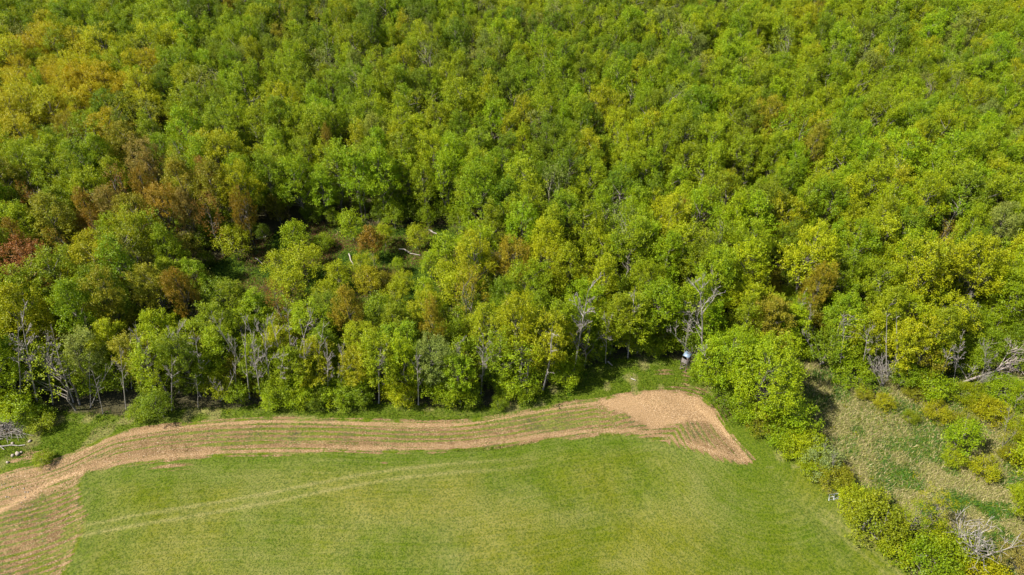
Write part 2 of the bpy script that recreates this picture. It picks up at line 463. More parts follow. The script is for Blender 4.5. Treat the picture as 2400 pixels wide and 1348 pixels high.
    lush += 0.5 * infield * np.exp(-(((px - 520) / 40) ** 2 + ((py - 1128) / 16) ** 2))
    lush = np.where(instrip > .5, 0.3, lush); dry = np.where(instrip > .5, .30 + .3 * vnoise(X, Y, 2, 81), dry)
    lush = np.where(verge, 0.75, lush)
    lush = np.where(meadow, 0.25 + np.clip(-(md - 0.3), 0, 1) * 1.2, lush)
    lush = np.where(clr > 0, 0.9, lush)
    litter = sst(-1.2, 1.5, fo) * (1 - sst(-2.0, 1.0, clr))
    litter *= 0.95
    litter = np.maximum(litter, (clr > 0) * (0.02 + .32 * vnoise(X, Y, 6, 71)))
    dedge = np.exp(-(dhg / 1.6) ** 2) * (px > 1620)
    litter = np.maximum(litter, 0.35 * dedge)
    rust = np.where(clr > -2, 0.0 + 0.66 * vnoise(X, Y, 5, 21), 0)
    rust = np.maximum(rust, meadow * 0.55 * np.exp(-(((px - 2310) / 90) ** 2 + ((py - 970) / 22) ** 2)))
    litter = np.where(instrip > .5, .22 + .3 * vnoise(X, Y, 3, 61), litter)
    litter = np.where(far > 0.5, 0, litter)
    mA = np.stack([bare, dry, litter, np.ones_like(X)], -1)
    mB = np.stack([lush, rust, worn, np.ones_like(X)], -1)
    mA = np.clip(mA, 0, 1.2); mB = np.clip(mB, 0, 1.2)
    fl = np.stack([al, dt * st, np.zeros_like(X)], -1)
    # crossing the foot of the headland the rows run up the picture
    V = np.stack([X, Y, Z], -1)
    ny, nx = X.shape
    i = np.arange((ny - 1) * (nx - 1)); r, c = i // (nx - 1), i % (nx - 1)
    q = np.stack([r * nx + c, r * nx + c + 1, (r + 1) * nx + c + 1, (r + 1) * nx + c], -1)
    cen = lambda A_: (A_[:-1, :-1] + A_[1:, 1:]).ravel() / 2
    cf, cc, ci, cp = cen(fo), cen(clr), cen(inb), cen(pt)
    cm = meadow[:-1, :-1].ravel(); cv = verge[:-1, :-1].ravel()
    reg = np.zeros(len(q), int)                    # 0 = hay field
    reg[cv] = 3
    reg[cm] = 4
    reg[ci > 0] = 2
    reg[cp > 0] = 5
    reg[cf > 0] = 1
    reg[cc > 0] = 6
    Vf, Af, Bf, Ff = V.reshape(-1, 3), mA.reshape(-1, 4), mB.reshape(-1, 4), fl.reshape(-1, 3)
    for k, nm in ((0, 'hay_field'), (1, 'forest_floor'), (2, 'cultivated_strip'), (3, 'grass_verge'), (4, 'rough_meadow'), (5, 'bare_soil_patch'), (6, 'clearing_floor')):
        qq = q[reg == k]
        u, inv = np.unique(qq.ravel(), return_inverse=True)
        me = np_mesh(nm, Vf[u], inv.reshape(-1, 4), M_GROUND, True,
                     [('maskA', 'POINT', 'FLOAT_COLOR', Af[u]), ('maskB', 'POINT', 'FLOAT_COLOR', Bf[u]), ('flow', 'POINT', 'FLOAT_VECTOR', Ff[u])])
        tag(link_mesh(nm, me), kind='structure')
build_ground()

# ------------------------------------------------------------------ grass, weeds, gravel (uncountable)
def blades(name, pts, h, w, col, label, lean=0.35):
    n = len(pts)
    z = hgt(pts[:, 0], pts[:, 1])
    a = rng.uniform(0, 2 * np.pi, n)
    L = rng.normal(0, lean, (n, 2)) * h[:, None]
    base = np.stack([pts[:, 0], pts[:, 1], z - 0.01], -1)
    side = np.stack([np.cos(a), np.sin(a), np.zeros(n)], -1) * w[:, None] / 2
    tip = base + np.stack([L[:, 0], L[:, 1], h], -1)
    V = np.stack([base - side, base + side, tip], 1).reshape(-1, 3)
    F = np.arange(3 * n).reshape(-1, 3)
    c4 = np.concatenate([np.repeat(col, 3, 0), np.ones((3 * n, 1))], 1)
    me = np_mesh(name, V, F, M_GRASS, False, [('col', 'POINT', 'FLOAT_COLOR', c4)])
    return tag(link_mesh(name, me), label, 'grass', kind='stuff')
def scatter(n, x0, x1, y0, y1, keep):
    p = np.stack([rng.uniform(x0, x1, n), rng.uniform(y0, y1, n)], -1)
    return p[keep(p[:, 0], p[:, 1])]
def inview(x, y, m=60):
    px, py, _ = proj(x, y)
    return (px > -m) & (px < 2400 + m) & (py < 1348 + m)
def mixcol(n, cols, wts):
    c = np.array(cols)[rng.choice(len(cols), n, p=np.array(wts) / sum(wts))]
    return c * rng.uniform(0.75, 1.25, (n, 1))
def side_of_hedge(x, y):
    _, s, _ = line_dist(x, y, hedge_w)
    return s
# hay field
def kf(x, y):
    return inview(x, y) & (sdf(x, y, strip_poly) < -0.1) & (sdf(x, y, forest_poly) < -6.0) & ~((side_of_hedge(x, y) > 0) & (proj(x, y)[0] > 1600))
p = scatter(330000, -110, 90, 45, 125, kf)
dr = 0.35 * vnoise(p[:, 0], p[:, 1], 14, 5) + 0.25 * vnoise(p[:, 0], p[:, 1], 3, 6)
col = np.where((rng.random(len(p)) < dr * 0.9)[:, None], mixcol(len(p), [(0.26, 0.24, 0.08), (0.21, 0.21, 0.05)], [1, 1]), mixcol(len(p), [(0.11, 0.145, 0.006), (0.16, 0.18, 0.01), (0.075, 0.115, 0.006)], [3, 2, 2]))
blades('field_grass', p, rng.uniform(0.05, 0.14, len(p)), rng.uniform(0.07, 0.14, len(p)), col, 'short mown green and straw grass covering the hay field')
# verge grass along the wood
def kv(x, y):
    f = sdf(x, y, forest_poly)
    return inview(x, y) & (sdf(x, y, strip_poly) < -0.1) & (f < 1.5) & (f > -9.0) & ~((side_of_hedge(x, y) > 0) & (proj(x, y)[0] > 1640)) & (proj(x, y)[1] < 1090)
p = scatter(230000, -115, 60, 60, 105, kv)
vn = vnoise(p[:, 0], p[:, 1], 2.4, 11)
col = np.where((vn > 0.72)[:, None], mixcol(len(p), [(0.32, 0.26, 0.12), (0.2, 0.2, 0.05)], [2, 1]), mixcol(len(p), [(0.075, 0.125, 0.008), (0.13, 0.17, 0.01), (0.045, 0.08, 0.008), (0.22, 0.22, 0.02)], [4, 3, 2, .7]))
blades('verge_grass', p, rng.uniform(0.12, 0.42, len(p)), rng.uniform(0.05, 0.13, len(p)), col, 'rank green grass along the verge between wood and ploughed strip')
# meadow grass
def km(x, y):
    return inview(x, y) & (sdf(x, y, forest_poly) < 2.0) & (side_of_hedge(x, y) > 0) & (proj(x, y)[0] > 1650)
p = scatter(430000, 25, 130, 36, 100, km)
px_, py_, _ = proj(p[:, 0], p[:, 1])
md = 0.38 + 0.75 * sst(0.38, 0.66, vnoise(p[:, 0], p[:, 1], 2.4, 8)) * (0.45 + vnoise(p[:, 0], p[:, 1], 9, 9))
for bx, by, rx, ry, a in ((2110, 1110, 60, 22, -.35), (2270, 1190, 90, 30, -.45), (2230, 1150, 30, 30, -.2), (1960, 1010, 40, 60, .25), (2000, 1110, 80, 40, .4), (2280, 1155, 50, 14, .7)):
    md += a * np.exp(-(((px_ - bx) / rx) ** 2 + ((py_ - by) / ry) ** 2))
col = np.where((rng.random(len(p)) < md)[:, None], mixcol(len(p), [(0.42, 0.36, 0.18), (0.33, 0.30, 0.11), (0.25, 0.27, 0.07)], [3, 2, 2]), mixcol(len(p), [(0.07, 0.17, 0.03), (0.12, 0.21, 0.02), (0.05, 0.12, 0.025)], [3, 2, 1]))
blades('meadow_grass', p, rng.uniform(0.2, 0.65, len(p)), rng.uniform(0.07, 0.16, len(p)), col, 'tussocky straw and green grass of the rough meadow beyond the hedge', 0.6)
# clearing sedge
p = scatter(90000, -75, 2, 87, 132, lambda x, y: sdf(x, y, clear_poly) > -1.5)
vn = vnoise(p[:, 0], p[:, 1], 5, 21)
col = np.where((rng.random(len(p)) < sst(.4, .7, vn) * .8)[:, None], mixcol(len(p), [(0.16, 0.07, 0.035), (0.26, 0.19, 0.11)], [2, 1]), mixcol(len(p), [(0.045, 0.105, 0.02), (0.07, 0.14, 0.03), (0.03, 0.06, 0.012)], [3, 2, 1]))
blades('clearing_grass', p, rng.uniform(0.2, 0.7, len(p)), rng.uniform(0.06, 0.16, len(p)), col, 'dark green sedge and brown bracken in the forest clearing', 0.5)
# sprouts on the strip
p = scatter(60000, -130, 60, 40, 90, lambda x, y: inview(x, y) & (sdf(x, y, strip_poly) > 0) & (sdf(x, y, patch_poly) < 0))
p = p[vnoise(p[:, 0], p[:, 1], 1.2, 31) * .6 + vnoise(p[:, 0], p[:, 1], 7, 32) * .6 > .55]
blades('strip_sprouts', p, rng.uniform(0.05, 0.16, len(p)), rng.uniform(0.06, 0.14, len(p)), mixcol(len(p), [(0.05, 0.09, 0.01), (0.09, 0.12, 0.015), (0.22, 0.17, 0.08)], [3, 2, 1]), 'young green growth scattered in rows over the cultivated strip')

def leaf_cloud(cen, nl, rad, size, col_fn, name, label):
    """low leafy ground cover: many small leaf faces round given centres"""
    n = len(cen) * nl
    c = np.repeat(cen, nl, 0)
    r = np.repeat(rad, nl)
    d = rng.normal(0, 1, (n, 3)); d /= np.linalg.norm(d, axis=1)[:, None]; d[:, 2] = np.abs(d[:, 2])
    P = np.stack([c[:, 0], c[:, 1], hgt(c[:, 0], c[:, 1])], -1) + d * r[:, None] * rng.uniform(0.3, 1, (n, 1)) * np.array([1, 1, .8])
    return leaf_quads(P, d * .4 + np.array([0, 0, .5]) + rng.normal(0, .5, (n, 3)), d + np.array([0, 0, 1.0]), size, size * .75), n
def leaf_quads(P, L, Nn, l, w):
    n = len(P)
    L = L / np.linalg.norm(L, axis=1)[:, None]
    S = np.cross(Nn, L); S /= (np.linalg.norm(S, axis=1)[:, None] + 1e-6)
    l = l * rng.uniform(.7, 1.3, (n, 1)); w = w * rng.uniform(.7, 1.3, (n, 1))
    V = np.stack([P, P + L * l * .5 + S * w * .5, P + L * l, P + L * l * .5 - S * w * .5], 1).reshape(-1, 3)
    return V, np.arange(4 * n).reshape(-1, 4)

# weeds: bright low growth on the verge and yellow brush in the meadow
wc = []
def kw(x, y):
    f = sdf(x, y, forest_poly)
    return inview(x, y) & (sdf(x, y, strip_poly) < -0.6) & (f < 0.5) & (proj(x, y)[1] < 1095) & ~((side_of_hedge(x, y) > 0) & (proj(x, y)[0] > 1640)) & (f > -5)
p = scatter(9000, -115, 60, 60, 110, kw)
px_, py_, _ = proj(p[:, 0], p[:, 1])
keep = rng.random(len(p)) < np.clip(0.12 + 0.8 * sst(-2.2, 0.2, sdf(p[:, 0], p[:, 1], forest_poly)) + 0.75 * np.exp(-(((px_ - 1470) / 110) ** 2 + ((py_ - 888) / 22) ** 2)) + .4 * np.exp(-(((px_ - 130) / 70) ** 2 + ((py_ - 1040) / 20) ** 2)), 0, 1)
p = p[keep]
(V, F), n = leaf_cloud(p, 14, rng.uniform(.2, .55, len(p)), .2, None, '', '')
k = rng.random((len(p), 1)); base = np.array([[.07, .16, .012]]) * (1 - k) + np.array([[.22, .27, .012]]) * k
col = np.repeat(np.repeat(base, 14, 0) * rng.uniform(.7, 1.3, (n, 1)), 4, 0)
tag(link_mesh('verge_weeds', np_mesh('verge_weeds', V, F, M_GRASS, False, [('col', 'POINT', 'FLOAT_COLOR', np.concatenate([col, np.ones((len(col), 1))], 1))])), 'low leafy weeds crowding the foot of the wood and verge', 'weeds', kind='stuff')
p = scatter(8000, 25, 130, 36, 110, km)
px_, py_, _ = proj(p[:, 0], p[:, 1])
den = 0.05 + .6 * np.exp(-((py_ - 935) / 34) ** 2) * sst(1990, 2080, px_)
for bx, by, rx, ry, a in ((1970, 935, 30, 12, .8), (2060, 990, 60, 10, .6), (2050, 960, 18, 16, .9), (2330, 960, 90, 25, .8), (2310, 1010, 60, 22, .6), (2200, 985, 30, 14, .7), (2300, 1100, 26, 30, .6), (2250, 1060, 26, 16, .5), (2000, 1120, 40, 14, .5), (1990, 1000, 50, 8, .3)):
    den += a * np.exp(-(((px_ - bx) / rx) ** 2 + ((py_ - by) / ry) ** 2))
p = p[rng.random(len(p)) < np.clip(den, 0, .95)]
(V, F), n = leaf_cloud(p, 20, rng.uniform(.3, .9, len(p)), .2, None, '', '')
k = rng.random((len(p), 1)); base = np.array([[.09, .14, .012]]) * (1 - k) + np.array([[.30, .27, .012]]) * k
col = np.repeat(np.repeat(base, 20, 0) * rng.uniform(.7, 1.3, (n, 1)), 4, 0)
tag(link_mesh('meadow_brush', np_mesh('meadow_brush', V, F, M_GRASS, False, [('col', 'POINT', 'FLOAT_COLOR', np.concatenate([col, np.ones((len(col), 1))], 1))])), 'low yellow green brush spreading over the rough meadow', 'brush', kind='stuff')

# ------------------------------------------------------------------ trees: prototypes (mesh data shared by every copy)
def wavy(a, b, n, amp, rs):
    a, b = np.array(a, float), np.array(b, float)
    L = np.linalg.norm(b - a)
    pts = [a + (b - a) * i / n + (rs.normal(0, amp * L, 3) if 0 < i < n else 0) for i in range(n + 1)]
    return pts
def make_tree(seed, H=17.0, Rr=3.6, zc=0.61, zr=0.37, npuff=78, style='round', nspray=8, nleaf=22, puff_r=.95, leaf=0.20, stems=1):
    rs = np.random.default_rng(seed)
    t = MB()
    tops = []
    for s in range(stems):
        off = rs.normal(0, 0.5 if stems > 1 else 0, 2)
        top = np.array([off[0] * 3 + rs.normal(0, .4), off[1] * 3 + rs.normal(0, .4), H * (0.86 if stems == 1 else rs.uniform(.7, .9))])
        tr = wavy((off[0], off[1], -0.3), top, 6, 0.018, rs)
        r0 = H * 0.0125 / (stems ** .5)
        t.tube(tr, [r0 * (1 - .86 * i / 6) + .02 for i in range(7)], 6)
        tops.append(tr)
    cz, rz = H * zc, H * zr
    # crown blobs on an uneven ellipsoid shell, radius modulated by direction
    lob = rs.uniform(0, 2 * np.pi, 4)
    pc = []
    i = 0
    while len(pc) < npuff and i < npuff * 30:
        i += 1
        d = rs.normal(0, 1, 3); d /= np.linalg.norm(d)
        if d[2] < -0.55 and rs.random() < .8: continue
        az = math.atan2(d[1], d[0])
        m = 1 + .16 * math.sin(2 * az + lob[0]) + .13 * math.sin(3 * az + lob[1]) + .10 * math.sin(5 * az + 3 * d[2] + lob[2])
        rad = rs.uniform(0.72, 1.0) if rs.random() < .8 else rs.uniform(.3, .7)
        wz = 1.0
        if style == 'cone': wz = 1.0 - 0.45 * max(d[2], 0) 
        q = np.array([d[0] * Rr * m * rad * wz, d[1] * Rr * m * rad * wz, cz + d[2] * rz * rad * (1 + .1 * math.sin(az * 2 + lob[3]))])
        if style == 'layer': q[2] = cz + round((q[2] - cz) / (1.5)) * 1.5 + rs.normal(0, .22)
        if len(pc) and (((np.array(pc) - q) ** 2).sum(1) < (puff_r * .6) ** 2).any(): continue
        pc.append(q)
    pc = np.array(pc)
    # limbs: reach a share of the blobs
    for j in range(min(len(pc), int(npuff * .42))):
        q = pc[j]
        tr = tops[j % len(tops)]
        zz = max(H * .22, q[2] - np.hypot(q[0], q[1]) * rs.uniform(.7, 1.3) - .5)
        k = min(zz / (H * .86) * 6, 5.6); i0 = int(k); a = tr[i0] + (tr[i0 + 1] - tr[i0]) * (k - i0)
        pts = wavy(a, q, 3, .05, rs)
        r1 = .055 + .03 * rs.random()
        t.tube(pts, [r1 * 1.3, r1, r1 * .6, r1 * .3], 3)
    # sprays and leaves
    Ps, Ls, Ns, Vr = [], [], [], []
    for q in pc:
        out = np.array([q[0], q[1], (q[2] - cz) * .5]); out /= (np.linalg.norm(out) + 1e-6)
        pv = rs.random()
        ns = int(nspray * rs.uniform(.7, 1.3))
        pr = puff_r * rs.uniform(.75, 1.25)
        for s in range(ns):
            d = rs.normal(0, 1, 3); d /= np.linalg.norm(d)
            d = d + out * .5 + np.array([0, 0, .35]); d /= np.linalg.norm(d)
            flat = .32 if style == 'layer' else .85
            b = q + d * pr * rs.uniform(.45, .95) * np.array([1, 1, flat])
            ax = d * .8 + out * .4 + np.array([0, 0, .12 if style == 'layer' else 1.05]) + rs.normal(0, .25, 3)
            ax /= np.linalg.norm(ax)
            nl = max(3, int(nleaf * rs.uniform(.6, 1.4)))
            tt = rs.uniform(-.1, 1, nl)
            P = b + ax * (tt * .95)[:, None] + rs.normal(0, .17, (nl, 3))
            L = ax * .7 + rs.normal(0, .6, (nl, 3)) + np.array([0, 0, -.1])
            Nn = np.array([0, 0, 1.0]) + out * .55 + rs.normal(0, .55, (nl, 3))
            Ps.append(P); Ls.append(L); Ns.append(Nn)
            Vr.append(np.clip(.42 * rs.random(nl) + .26 * rs.random() + .22 * pv + .14 * tt, 0, 1))
    P, L, Nn, Vr = map(np.concatenate, (Ps, Ls, Ns, Vr))
    n = len(P)
    L = L / np.linalg.norm(L, axis=1)[:, None]
    S = np.cross(Nn, L); S /= (np.linalg.norm(S, axis=1)[:, None] + 1e-6)
    l = leaf * rs.uniform(.7, 1.35, (n, 1)); w = l * .78
    V = np.stack([P, P + L * l * .5 + S * w * .5, P + L * l, P + L * l * .5 - S * w * .5], 1).reshape(-1, 3)
    crown = np_mesh('crown', V, np.arange(4 * n).reshape(-1, 4), M_LEAF, False, [('var', 'FACE', 'FLOAT', Vr)])
    return t.mesh('trunk', M_BARK, True), crown, H, Rr

PROTO = {}
for i, a in enumerate([dict(Rr=3.7), dict(Rr=3.3, zr=.40, zc=.59), dict(Rr=4.1, npuff=92), dict(Rr=3.5, stems=2), dict(Rr=3.2, zr=.42, zc=.57, style='cone'), dict(Rr=3.9, stems=3, npuff=84), dict(Rr=3.4, style='cone', zr=.38), dict(Rr=3.8, zr=.33, zc=.66)]):
    PROTO['round%d' % i] = make_tree(100 + i, **a)
for i, a in enumerate([dict(Rr=2.5, zr=.42, zc=.57, npuff=56, style='cone'), dict(Rr=2.3, zr=.40, zc=.60, npuff=48, stems=2), dict(Rr=2.7, zr=.37, zc=.62, npuff=52)]):
    PROTO['slim%d' % i] = make_tree(200 + i, **a)
for i, a in enumerate([dict(Rr=4.2, style='layer', puff_r=1.2, npuff=56, zc=.66, zr=.30), dict(Rr=4.5, style='layer', puff_r=1.2, npuff=60, stems=2, zc=.66, zr=.28)]):
    PROTO['layer%d' % i] = make_tree(300 + i, **a)
for i, a in enumerate([dict(Rr=3.6, npuff=50, nspray=6, nleaf=8, leaf=.22, stems=2), dict(Rr=3.0, npuff=40, nspray=6, nleaf=8, leaf=.22)]):
    PROTO['thin%d' % i] = make_tree(400 + i, **a)
for i, a in enumerate([dict(H=4.6, Rr=2.3, zc=.50, zr=.46, npuff=52, nspray=9, nleaf=15, puff_r=.62, leaf=.165, stems=3), dict(H=4.2, Rr=2.6, zc=.46, zr=.48, npuff=60, nspray=8, nleaf=15, puff_r=.62, leaf=.165, stems=4), dict(H=5.0, Rr=1.9, zc=.50, zr=.46, npuff=42, nspray=8, nleaf=15, puff_r=.62, leaf=.165, stems=2)]):
    PROTO['shrub%d' % i] = make_tree(500 + i, **a)
for i, a in enumerate([dict(H=7.5, Rr=1.8, zc=.52, zr=.46, npuff=42, nspray=8, nleaf=14, puff_r=.65, leaf=.18, style='cone'), dict(H=7.5, Rr=2.2, zc=.55, zr=.42, npuff=46, nspray=8, nleaf=14, puff_r=.7, leaf=.18)]):
    PROTO['young%d' % i] = make_tree(600 + i, **a)
PROTO['big0'] = make_tree(700, H=16, Rr=6.0, zc=.56, zr=.42, npuff=190, stems=3, puff_r=1.1, nspray=9, nleaf=17, leaf=.22)
PROTO['big1'] = make_tree(701, H=16, Rr=6.4, zc=.54, zr=.43, npuff=210, stems=2, puff_r=1.1, nspray=9, nleaf=17, leaf=.22)

def make_dead(seed, H=14.0, spread=.35, levels=3, r0=.16, kids=9, mat=None, twig=.028, stems=1, straight=False, rise=.7):
    rs = np.random.default_rng(seed)
    t = MB()
    def grow(a, d, L, r, lev):
        n = 5 if lev == 0 else 3
        pts = [np.array(a, float)]
        dd = np.array(d, float)
        for i in range(n):
            dd = dd + rs.normal(0, .05 if lev == 0 else .16, 3) + np.array([0, 0, .03 * lev])
            dd /= np.linalg.norm(dd)
            pts.append(pts[-1] + dd * L / n)
        t.tube(pts, [max(r * (1 - .8 * i / n), twig) for i in range(n + 1)], 5 if lev == 0 else 3)
        if lev >= levels: return
        nk = kids if lev == 0 else max(3, kids // 2)
        for k in range(nk):
            u = rs.uniform(.3 if lev == 0 else .2, .97)
            i0 = min(int(u * n), n - 1); b = pts[i0] + (pts[i0 + 1] - pts[i0]) * (u * n - i0)
            az = rs.uniform(0, 2 * np.pi)
            side = np.array([math.cos(az), math.sin(az), 0])
            if lev > 0: side = side + rs.normal(0, .5, 3)
            nd = dd * rise + side * (.9 if not straight else .5); nd /= np.linalg.norm(nd)
            grow(b, nd, L * spread * rs.uniform(.6, 1.25) * (1.15 - u * .5) * (1 if lev == 0 else 1.5), r * .42, lev + 1)
    for s in range(stems):
        d = np.array([rs.normal(0, .06 if stems == 1 else .28), rs.normal(0, .06 if stems == 1 else .28), 1.0])
        grow((rs.normal(0, .15 * (stems > 1)), rs.normal(0, .15 * (stems > 1)), -.2), d, H * rs.uniform(.85, 1), r0, 0)
    return t.mesh('branches', mat or M_DEAD, False)
DEAD = {
    'a': make_dead(1, kids=10, spread=.22, rise=.8), 'b': make_dead(2, H=14, spread=.24, kids=14, rise=1.0), 'c': make_dead(3, H=14, stems=2, kids=8, spread=.22, rise=1.0),
    'd': make_dead(4, H=14, spread=.17, kids=8, rise=.5, r0=.15, levels=2), 'e': make_dead(5, H=14, spread=.32, kids=9, rise=1.3), 'f': make_dead(6, H=14, kids=13, spread=.18, rise=.4),
    'bush': make_dead(7, H=6, stems=9, kids=6, spread=.38, r0=.07, levels=2, rise=.9, twig=.02), 'pole': make_dead(8, H=16, kids=4, spread=.12, levels=1, r0=.22, mat=M_PALE, straight=True),
    'fallen': make_dead(9, H=15, kids=15, spread=.36, r0=.24, rise=1.2, twig=.03, mat=M_FALL), 'snag': make_dead(10, H=8, kids=2, spread=.08, levels=1, r0=.24, mat=M_PALE)}

# ------------------------------------------------------------------ colours of the leaves
G = np.array([.145, .225, .003]); YG = np.array([.215, .272, .003]); D = np.array([.105, .172, .004]); OL = np.array([.195, .200, .008])
RU = np.array([.220, .112, .022]); OR = np.array([.260, .180, .012]); GO = np.array([.300, .305, .004]); PA = np.array([.230, .285, .075]); TAN = np.array([.240, .195, .040])
LG = np.array([.178, .268, .003])
GV = np.array([.160, .205, .028])
def canopy_tint(px, py):
    """(colour, word) of a forest crown seen at px, py"""
    w = {'g': .9, 'lg': 1.0, 'yg': .6, 'd': .30, 'ol': .03, 'gv': .10}
    def b(cx, cy, rx, ry): return math.exp(-((px - cx) / rx) ** 2 - ((py - cy) / ry) ** 2)
    w['yg'] += 2.2 * b(1050, 820, 420, 110) + 1.6 * b(1200, 640, 300, 120) + 1.2 * b(2250, 720, 300, 130) + .9 * b(650, 700, 200, 100)
    w['yg'] += 1.0 * b(1900, 450, 500, 120)
    w['ol'] += 1.0 * b(350, 430, 300, 90) + .12 * b(1300, 640, 200, 80) + .2 * b(200, 620, 250, 100)
    w['go'] = 11 * b(110, 200, 215, 95) ** 1.5 + .12 * b(1100, 730, 200, 70)
    w['d'] += .8 * b(600, 60, 600, 120) + 1.6 * b(200, 880, 350, 90) + .3 * b(1500, 200, 700, 200)
    w['gv'] += .5 * b(1300, 80, 1300, 120)
    w['lg'] += 1.0 * b(1500, 470, 500, 120) + .7 * b(650, 450, 300, 150)
    ks = list(w); tot = sum(w.values()); r = random.random() * tot
    for k in ks:
        r -= w[k]
        if r <= 0: break
    base, word = {'g': (G, 'mid green'), 'lg': (LG, 'bright green'), 'yg': (YG, 'yellow green'), 'd': (D, 'deep green'), 'ol': (OL, 'olive brown'), 'go': (GO, 'golden yellow'), 'gv': (GV, 'greyish green')}[k]
    j = np.array([random.uniform(.88, 1.13), random.uniform(.94, 1.06), random.uniform(.8, 1.3)]) * random.uniform(.92, 1.08)
    return base * j, word, k

SHAPE = {'round': 'round crowned', 'slim': 'slender', 'layer': 'flat layered', 'thin': 'thinly leaved', 'shrub': 'bushy', 'young': 'small', 'big': 'large spreading'}
def shape_word(pk): return SHAPE[pk.rstrip('0123456789')]
def put_tree(name, pk, x, y, scale, tint, label, cat='tree', group=None, rz=None, tilt=(0, 0)):
    tm, cm, H, Rr = PROTO[pk]
    if isinstance(scale, (int, float)): scale = (scale, scale, scale)
    o = empty(name, (float(x), float(y), float(hgt(x, y))), random.uniform(0, 6.283) if rz is None else rz, scale, tilt)
    link_mesh('trunk', tm, o)
    c = link_mesh('crown', cm, o)
    c['tint'] = [float(v) for v in tint]
    tag(o, label, cat, group)
    return o
LANDMARKS = [(160, 470, 'the forked whitish dead tree'), (1978, 160, 'the tall pale bare trunk'), (60, 615, 'the large rust tree'), (338, 372, 'the tan brown tree'), (765, 315, 'the lone rusty tree'),
             (1206, 600, 'the orange tree'), (1100, 668, 'the second orange tree'), (560, 640, 'the left end of the clearing'), (780, 540, 'the back of the clearing'), (1090, 580, 'the right end of the clearing'),
             (870, 540, 'the brown conical tree'), (850, 760, 'the front of the clearing'), (1300, 820, 'the leaning grey dead tree'), (1355, 770, 'the tall twiggy dead tree'), (1480, 740, 'the pinkish dead trunk'),
             (1645, 720, 'the many-limbed dead tree'), (1603, 845, 'the hunting blind'), (1720, 850, 'the two big hedge trees'), (2080, 790, 'the row of slanting trunks'), (2320, 860, 'the fallen grey tree'),
             (1930, 645, 'the orange brown tree'), (2218, 545, 'the small rusty tree'), (1606, 492, 'the tiny rust crown'), (1880, 430, 'the pale wind-blown crowns'), (1440, 270, 'the central grey twiggy tree'),
             (120, 200, 'the golden grove'), (360, 200, 'the right rim of the golden grove'), (10, 1000, 'the brush pile'), (280, 435, 'the small rust red tree'), (485, 500, 'the dark rust tree'), (205, 495, 'the orange brown pair'),
             (890, 860, 'the bushy grey dead tree'), (785, 260, 'the whitish leafless crown'), (640, 250, 'the slender pale trunk'), (1915, 200, 'the short pale snag'), (1250, 230, 'the grey bare branches'), (2250, 740, 'the whitish tree above the meadow'),
             (440, 920, 'the hooked dead stub'), (235, 900, 'the broken dead tree'), (100, 345, 'the pale forked tree'), (1170, 90, 'the leafless crown at top centre'), (30, 850, 'the left edge trunks'), (1460, 620, 'the pale wind-turned tree'),
             (1725, 450, 'the dark twiggy gap'), (2265, 575, 'the dark gap at right'), (1990, 860, 'the rounded shrub atop the meadow'), (600, 820, 'the cluster of thin grey trunks'), (2380, 700, 'the right edge'), (812, 702, 'the orange tree before the clearing'), (2090, 450, 'the grey bare tree')]
DIRS = ['right of', 'below and right of', 'below', 'below and left of', 'left of', 'above and left of', 'above', 'above and right of']
def uniq(prefix, x, y, z):
    """a label that says where the thing stands by the marks one can find round it"""
    px, py, _ = proj(x, y, z)
    ms = sorted(LANDMARKS, key=lambda m: (m[0] - px) ** 2 + (m[1] - py) ** 2)
    n = len(prefix.split())
    for mx, my, nm in ms[:9]:
        dist = math.hypot(px - mx, py - my)
        if dist < 14: continue
        d = DIRS[int(round(math.atan2(py - my, px - mx) / (math.pi / 4))) % 8]
        far = 'just' if dist < 75 else ('' if dist < 150 else ('well' if dist < 260 else 'far'))
        l = ' '.join(('%s %s %s %s' % (prefix, far, d, nm)).split())
        if len(l.split()) > 16 or l in used_labels: continue
        return l
    for a in range(1, 6):
        for mx, my, nm in ms[:5]:
            l = '%s, %s from %s' % (prefix, ['second', 'third', 'fourth', 'fifth', 'sixth'][a - 1], nm)
            if l not in used_labels and len(l.split()) <= 16: return l
    raise ValueError(prefix)

placed = []      # x, y, radius: things that keep other trees off

